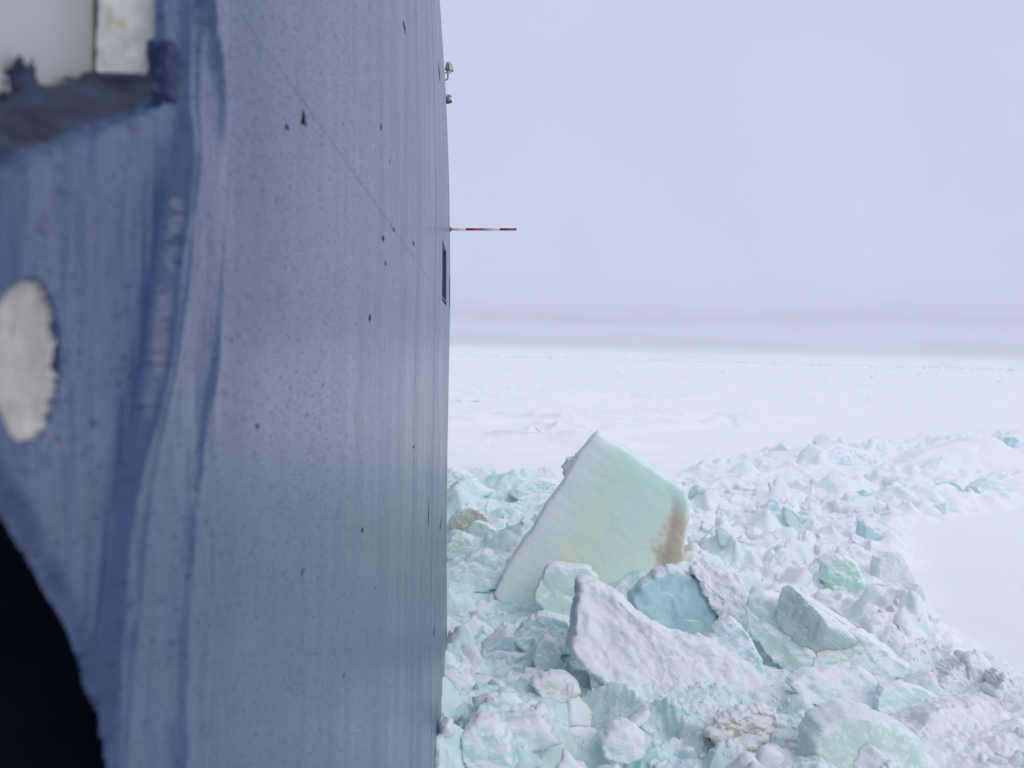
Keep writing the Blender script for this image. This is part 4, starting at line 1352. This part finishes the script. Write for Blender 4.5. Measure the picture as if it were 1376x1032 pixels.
CHUNKS = []
placed, tries = 0, 0
while placed < 230 and tries < 9000:
    tries += 1
    x, y = random_spot(rng)
    px_min = 10
    size = float(np.clip(rng.lognormal(math.log(.30), .42), .16, .85)) * (1 + .3 * (y > 35))
    if size * 1.6 * F / y < px_min + 4:
        continue
    z = gz(x, y) + size * rng.uniform(-.38, -.02)
    P = np.array([x, y, z])
    if hidden_by_rule(P, size):
        continue
    k = kind_at(x, y, rng)
    o = link('ice_chunk', chunk_mesh(int(rng.integers(6, len(SHAPES)) if k == 'white' else rng.integers(0, 12)), k))
    o.location = P
    o.rotation_euler = (rng.normal(0, .75), rng.normal(0, .75), rng.uniform(0, 6.28))
    o.scale = (size, size * rng.uniform(.8, 1.1), size * rng.uniform(.8, 1.25))
    CHUNKS.append((o, k, size, P))
    placed += 1


# every chunk is described by the large block it lies beside, its colour and its rank in size there
def side_of(P, Q):
    dx, dy = P[0] - Q[0], P[1] - Q[1]
    if abs(dx) > abs(dy) * .8:
        return 'right of' if dx > 0 else 'left of'
    return 'behind' if dy > 0 else 'in front of'


sets = {}
for o, k, size, P in CHUNKS:
    q, nm = min(((np.hypot(*(P[:2] - Q[:2])), i) for i, (Q, _) in enumerate(NEAR_BY)))
    Q, short = NEAR_BY[nm]
    sets.setdefault((WORDS[k], side_of(P, Q), short), []).append((size, o))
RANK = ['largest', 'second largest', 'third largest', 'fourth largest', 'fifth largest', 'sixth largest', 'seventh largest', 'eighth largest']
for (w, sd2, short), lst in sets.items():
    lst.sort(key=lambda t: -t[0])
    for r, (_, o) in enumerate(lst):
        rk = '' if len(lst) == 1 else (RANK[r] + ' ' if r < 8 else 'small ')
        tag(o, f'{rk}{w} chunk {sd2} the {short}', 'ice chunk', f'{w} ice chunks {sd2} the {short}')


def scatter(name, count, D, Fc, smin, smax, pw, kinds_attr, spot, rng, rough=.05, sink=.1, filt=True, mat=None, squash=1.0):
    base = [chunk_verts(D, rng, p=26, seed=300 + k, rough=rough) for k in range(24)]
    xs = [spot(rng) for _ in range(count)]
    X = np.array([a for a, _ in xs]); Y = np.array([b for _, b in xs])
    Hh, _, _ = ground_h(X, Y)
    VV, FF, TT = [], [], []
    off = 0
    for k in range(count):
        s = smin * (smax / smin) ** (rng.random() ** pw)
        P = np.array([X[k], Y[k], Hh[k] + s * sink])
        if filt and hidden_by_rule(P, s * .6):
            continue
        a, b, c = rng.uniform(0, 6.28, 3)
        Rm = np.array(Matrix.Rotation(a, 3, 'Z') @ Matrix.Rotation(b, 3, 'X') @ Matrix.Rotation(c, 3, 'Y'))
        v = base[rng.integers(24)] * s @ Rm.T
        v[:, 2] *= squash
        VV.append(v + P)
        FF.append(Fc + off)
        off += len(v)
        TT.append(np.full(len(v), kinds_attr(X[k], Y[k], rng)))
    me = make_mesh(name, np.vstack(VV), np.vstack(FF), mat)
    vattr(me, 'tint', np.concatenate(TT))
    return tag(link(name, me), kind='stuff')


M_BRASH = ice_mat('brash_ice', (.86, .88, .88), (.86, .88, .88), (.3, .8), frost=.4, sss=0.0, attr='tint',
                  ramp=[(0, (.89, .91, .92)), (.45, (.87, .91, .92)), (.6, (.74, .88, .90)), (.75, (.60, .83, .82)), (.88, (.80, .90, .80)), (1.0, (.82, .80, .66))])


def tint_at(x, y, rng):
    wet = 1 - min(1, max(0, (x - .05 * y - 2) / 4.5))
    return rng.random() ** (2.6 - 1.7 * wet)


M_POWDER = plain_mat('powder_snow', (.88, .90, .91), .9, .3, 60, .03, 6)
scatter('brash_ice', 1100, D3, F3, .07, .34, 1.5, tint_at, random_spot, rng, mat=M_BRASH, sink=-.28)


def crumb_spot(rng):
    # fine snow crumbs lie in drifts of their own
    C = [(880, 960, 1.5), (960, 985, 1.2), (1100, 940, .9), (1040, 1000, .8), (1230, 900, 1.2), (1180, 700, 4), (1320, 930, 1.0), (760, 880, 1.5), (1050, 760, 3), (980, 700, 4), (1000, 950, 1.2)]
    while True:
        c = C[rng.integers(len(C))]
        g = ground(c[0], c[1])
        x, y = g[0] + rng.normal(0, c[2] * .6), g[1] + rng.normal(0, c[2] * .8)
        if y > 13 and rubble_mask(np.array([x]), np.array([y]))[0][0] > .9:
            return x, y


scatter('snow_crumbs', 2600, D1, F1, .014, .06, 1.8, lambda x, y, r: 0.1, crumb_spot, rng, filt=False, mat=M_POWDER, sink=.0)


def far_spot(rng):
    y = 240 * (1500 / 240) ** rng.random()
    return y * rng.uniform(-.09, .62), y


def ridge_spot(rng):
    y = rng.normal(1000, 110)
    x = rng.uniform(-120, 720)
    return x, y + 60 * math.sin(x / 90.0) + .05 * x


scatter('pressure_ridge', 2600, D1, F1, .5, 3.0, 2.6, lambda x, y, r: r.random() * .45, ridge_spot, rng, filt=False, mat=M_BRASH, sink=.25, squash=.75)
scatter('drift_ice', 200, D1, F1, .25, 1.3, 2.0, lambda x, y, r: .45 + r.random() * .15, far_spot, rng, filt=False, mat=M_BRASH, sink=.1, squash=.6)


# ------------------------------------------------------------------ cold mist lying over the ice
def haze():
    x0, x1, y0, y1, z0, z1 = -26000, 26000, -26000, 26000, -3.0, 16.5
    P = np.array([(x, y, z) for x in (x0, x1) for y in (y0, y1) for z in (z0, z1)])
    Fq = np.array([(0, 1, 3, 2), (4, 6, 7, 5), (0, 4, 5, 1), (2, 3, 7, 6), (0, 2, 6, 4), (1, 5, 7, 3)])
    m = bpy.data.materials.new('mist')
    m.use_nodes = True
    nt = m.node_tree
    nt.nodes.remove(nt.nodes['Principled BSDF'])
    v = nt.nodes.new('ShaderNodeVolumePrincipled')
    v.inputs['Color'].default_value = (.97, .98, 1.0, 1)
    v.inputs['Density'].default_value = .00050
    nt.links.new(v.outputs[0], nt.nodes['Material Output'].inputs['Volume'])
    o = link('haze', make_mesh('haze', P, Fq, m, smooth=False))
    tag(o, kind='stuff')


haze()
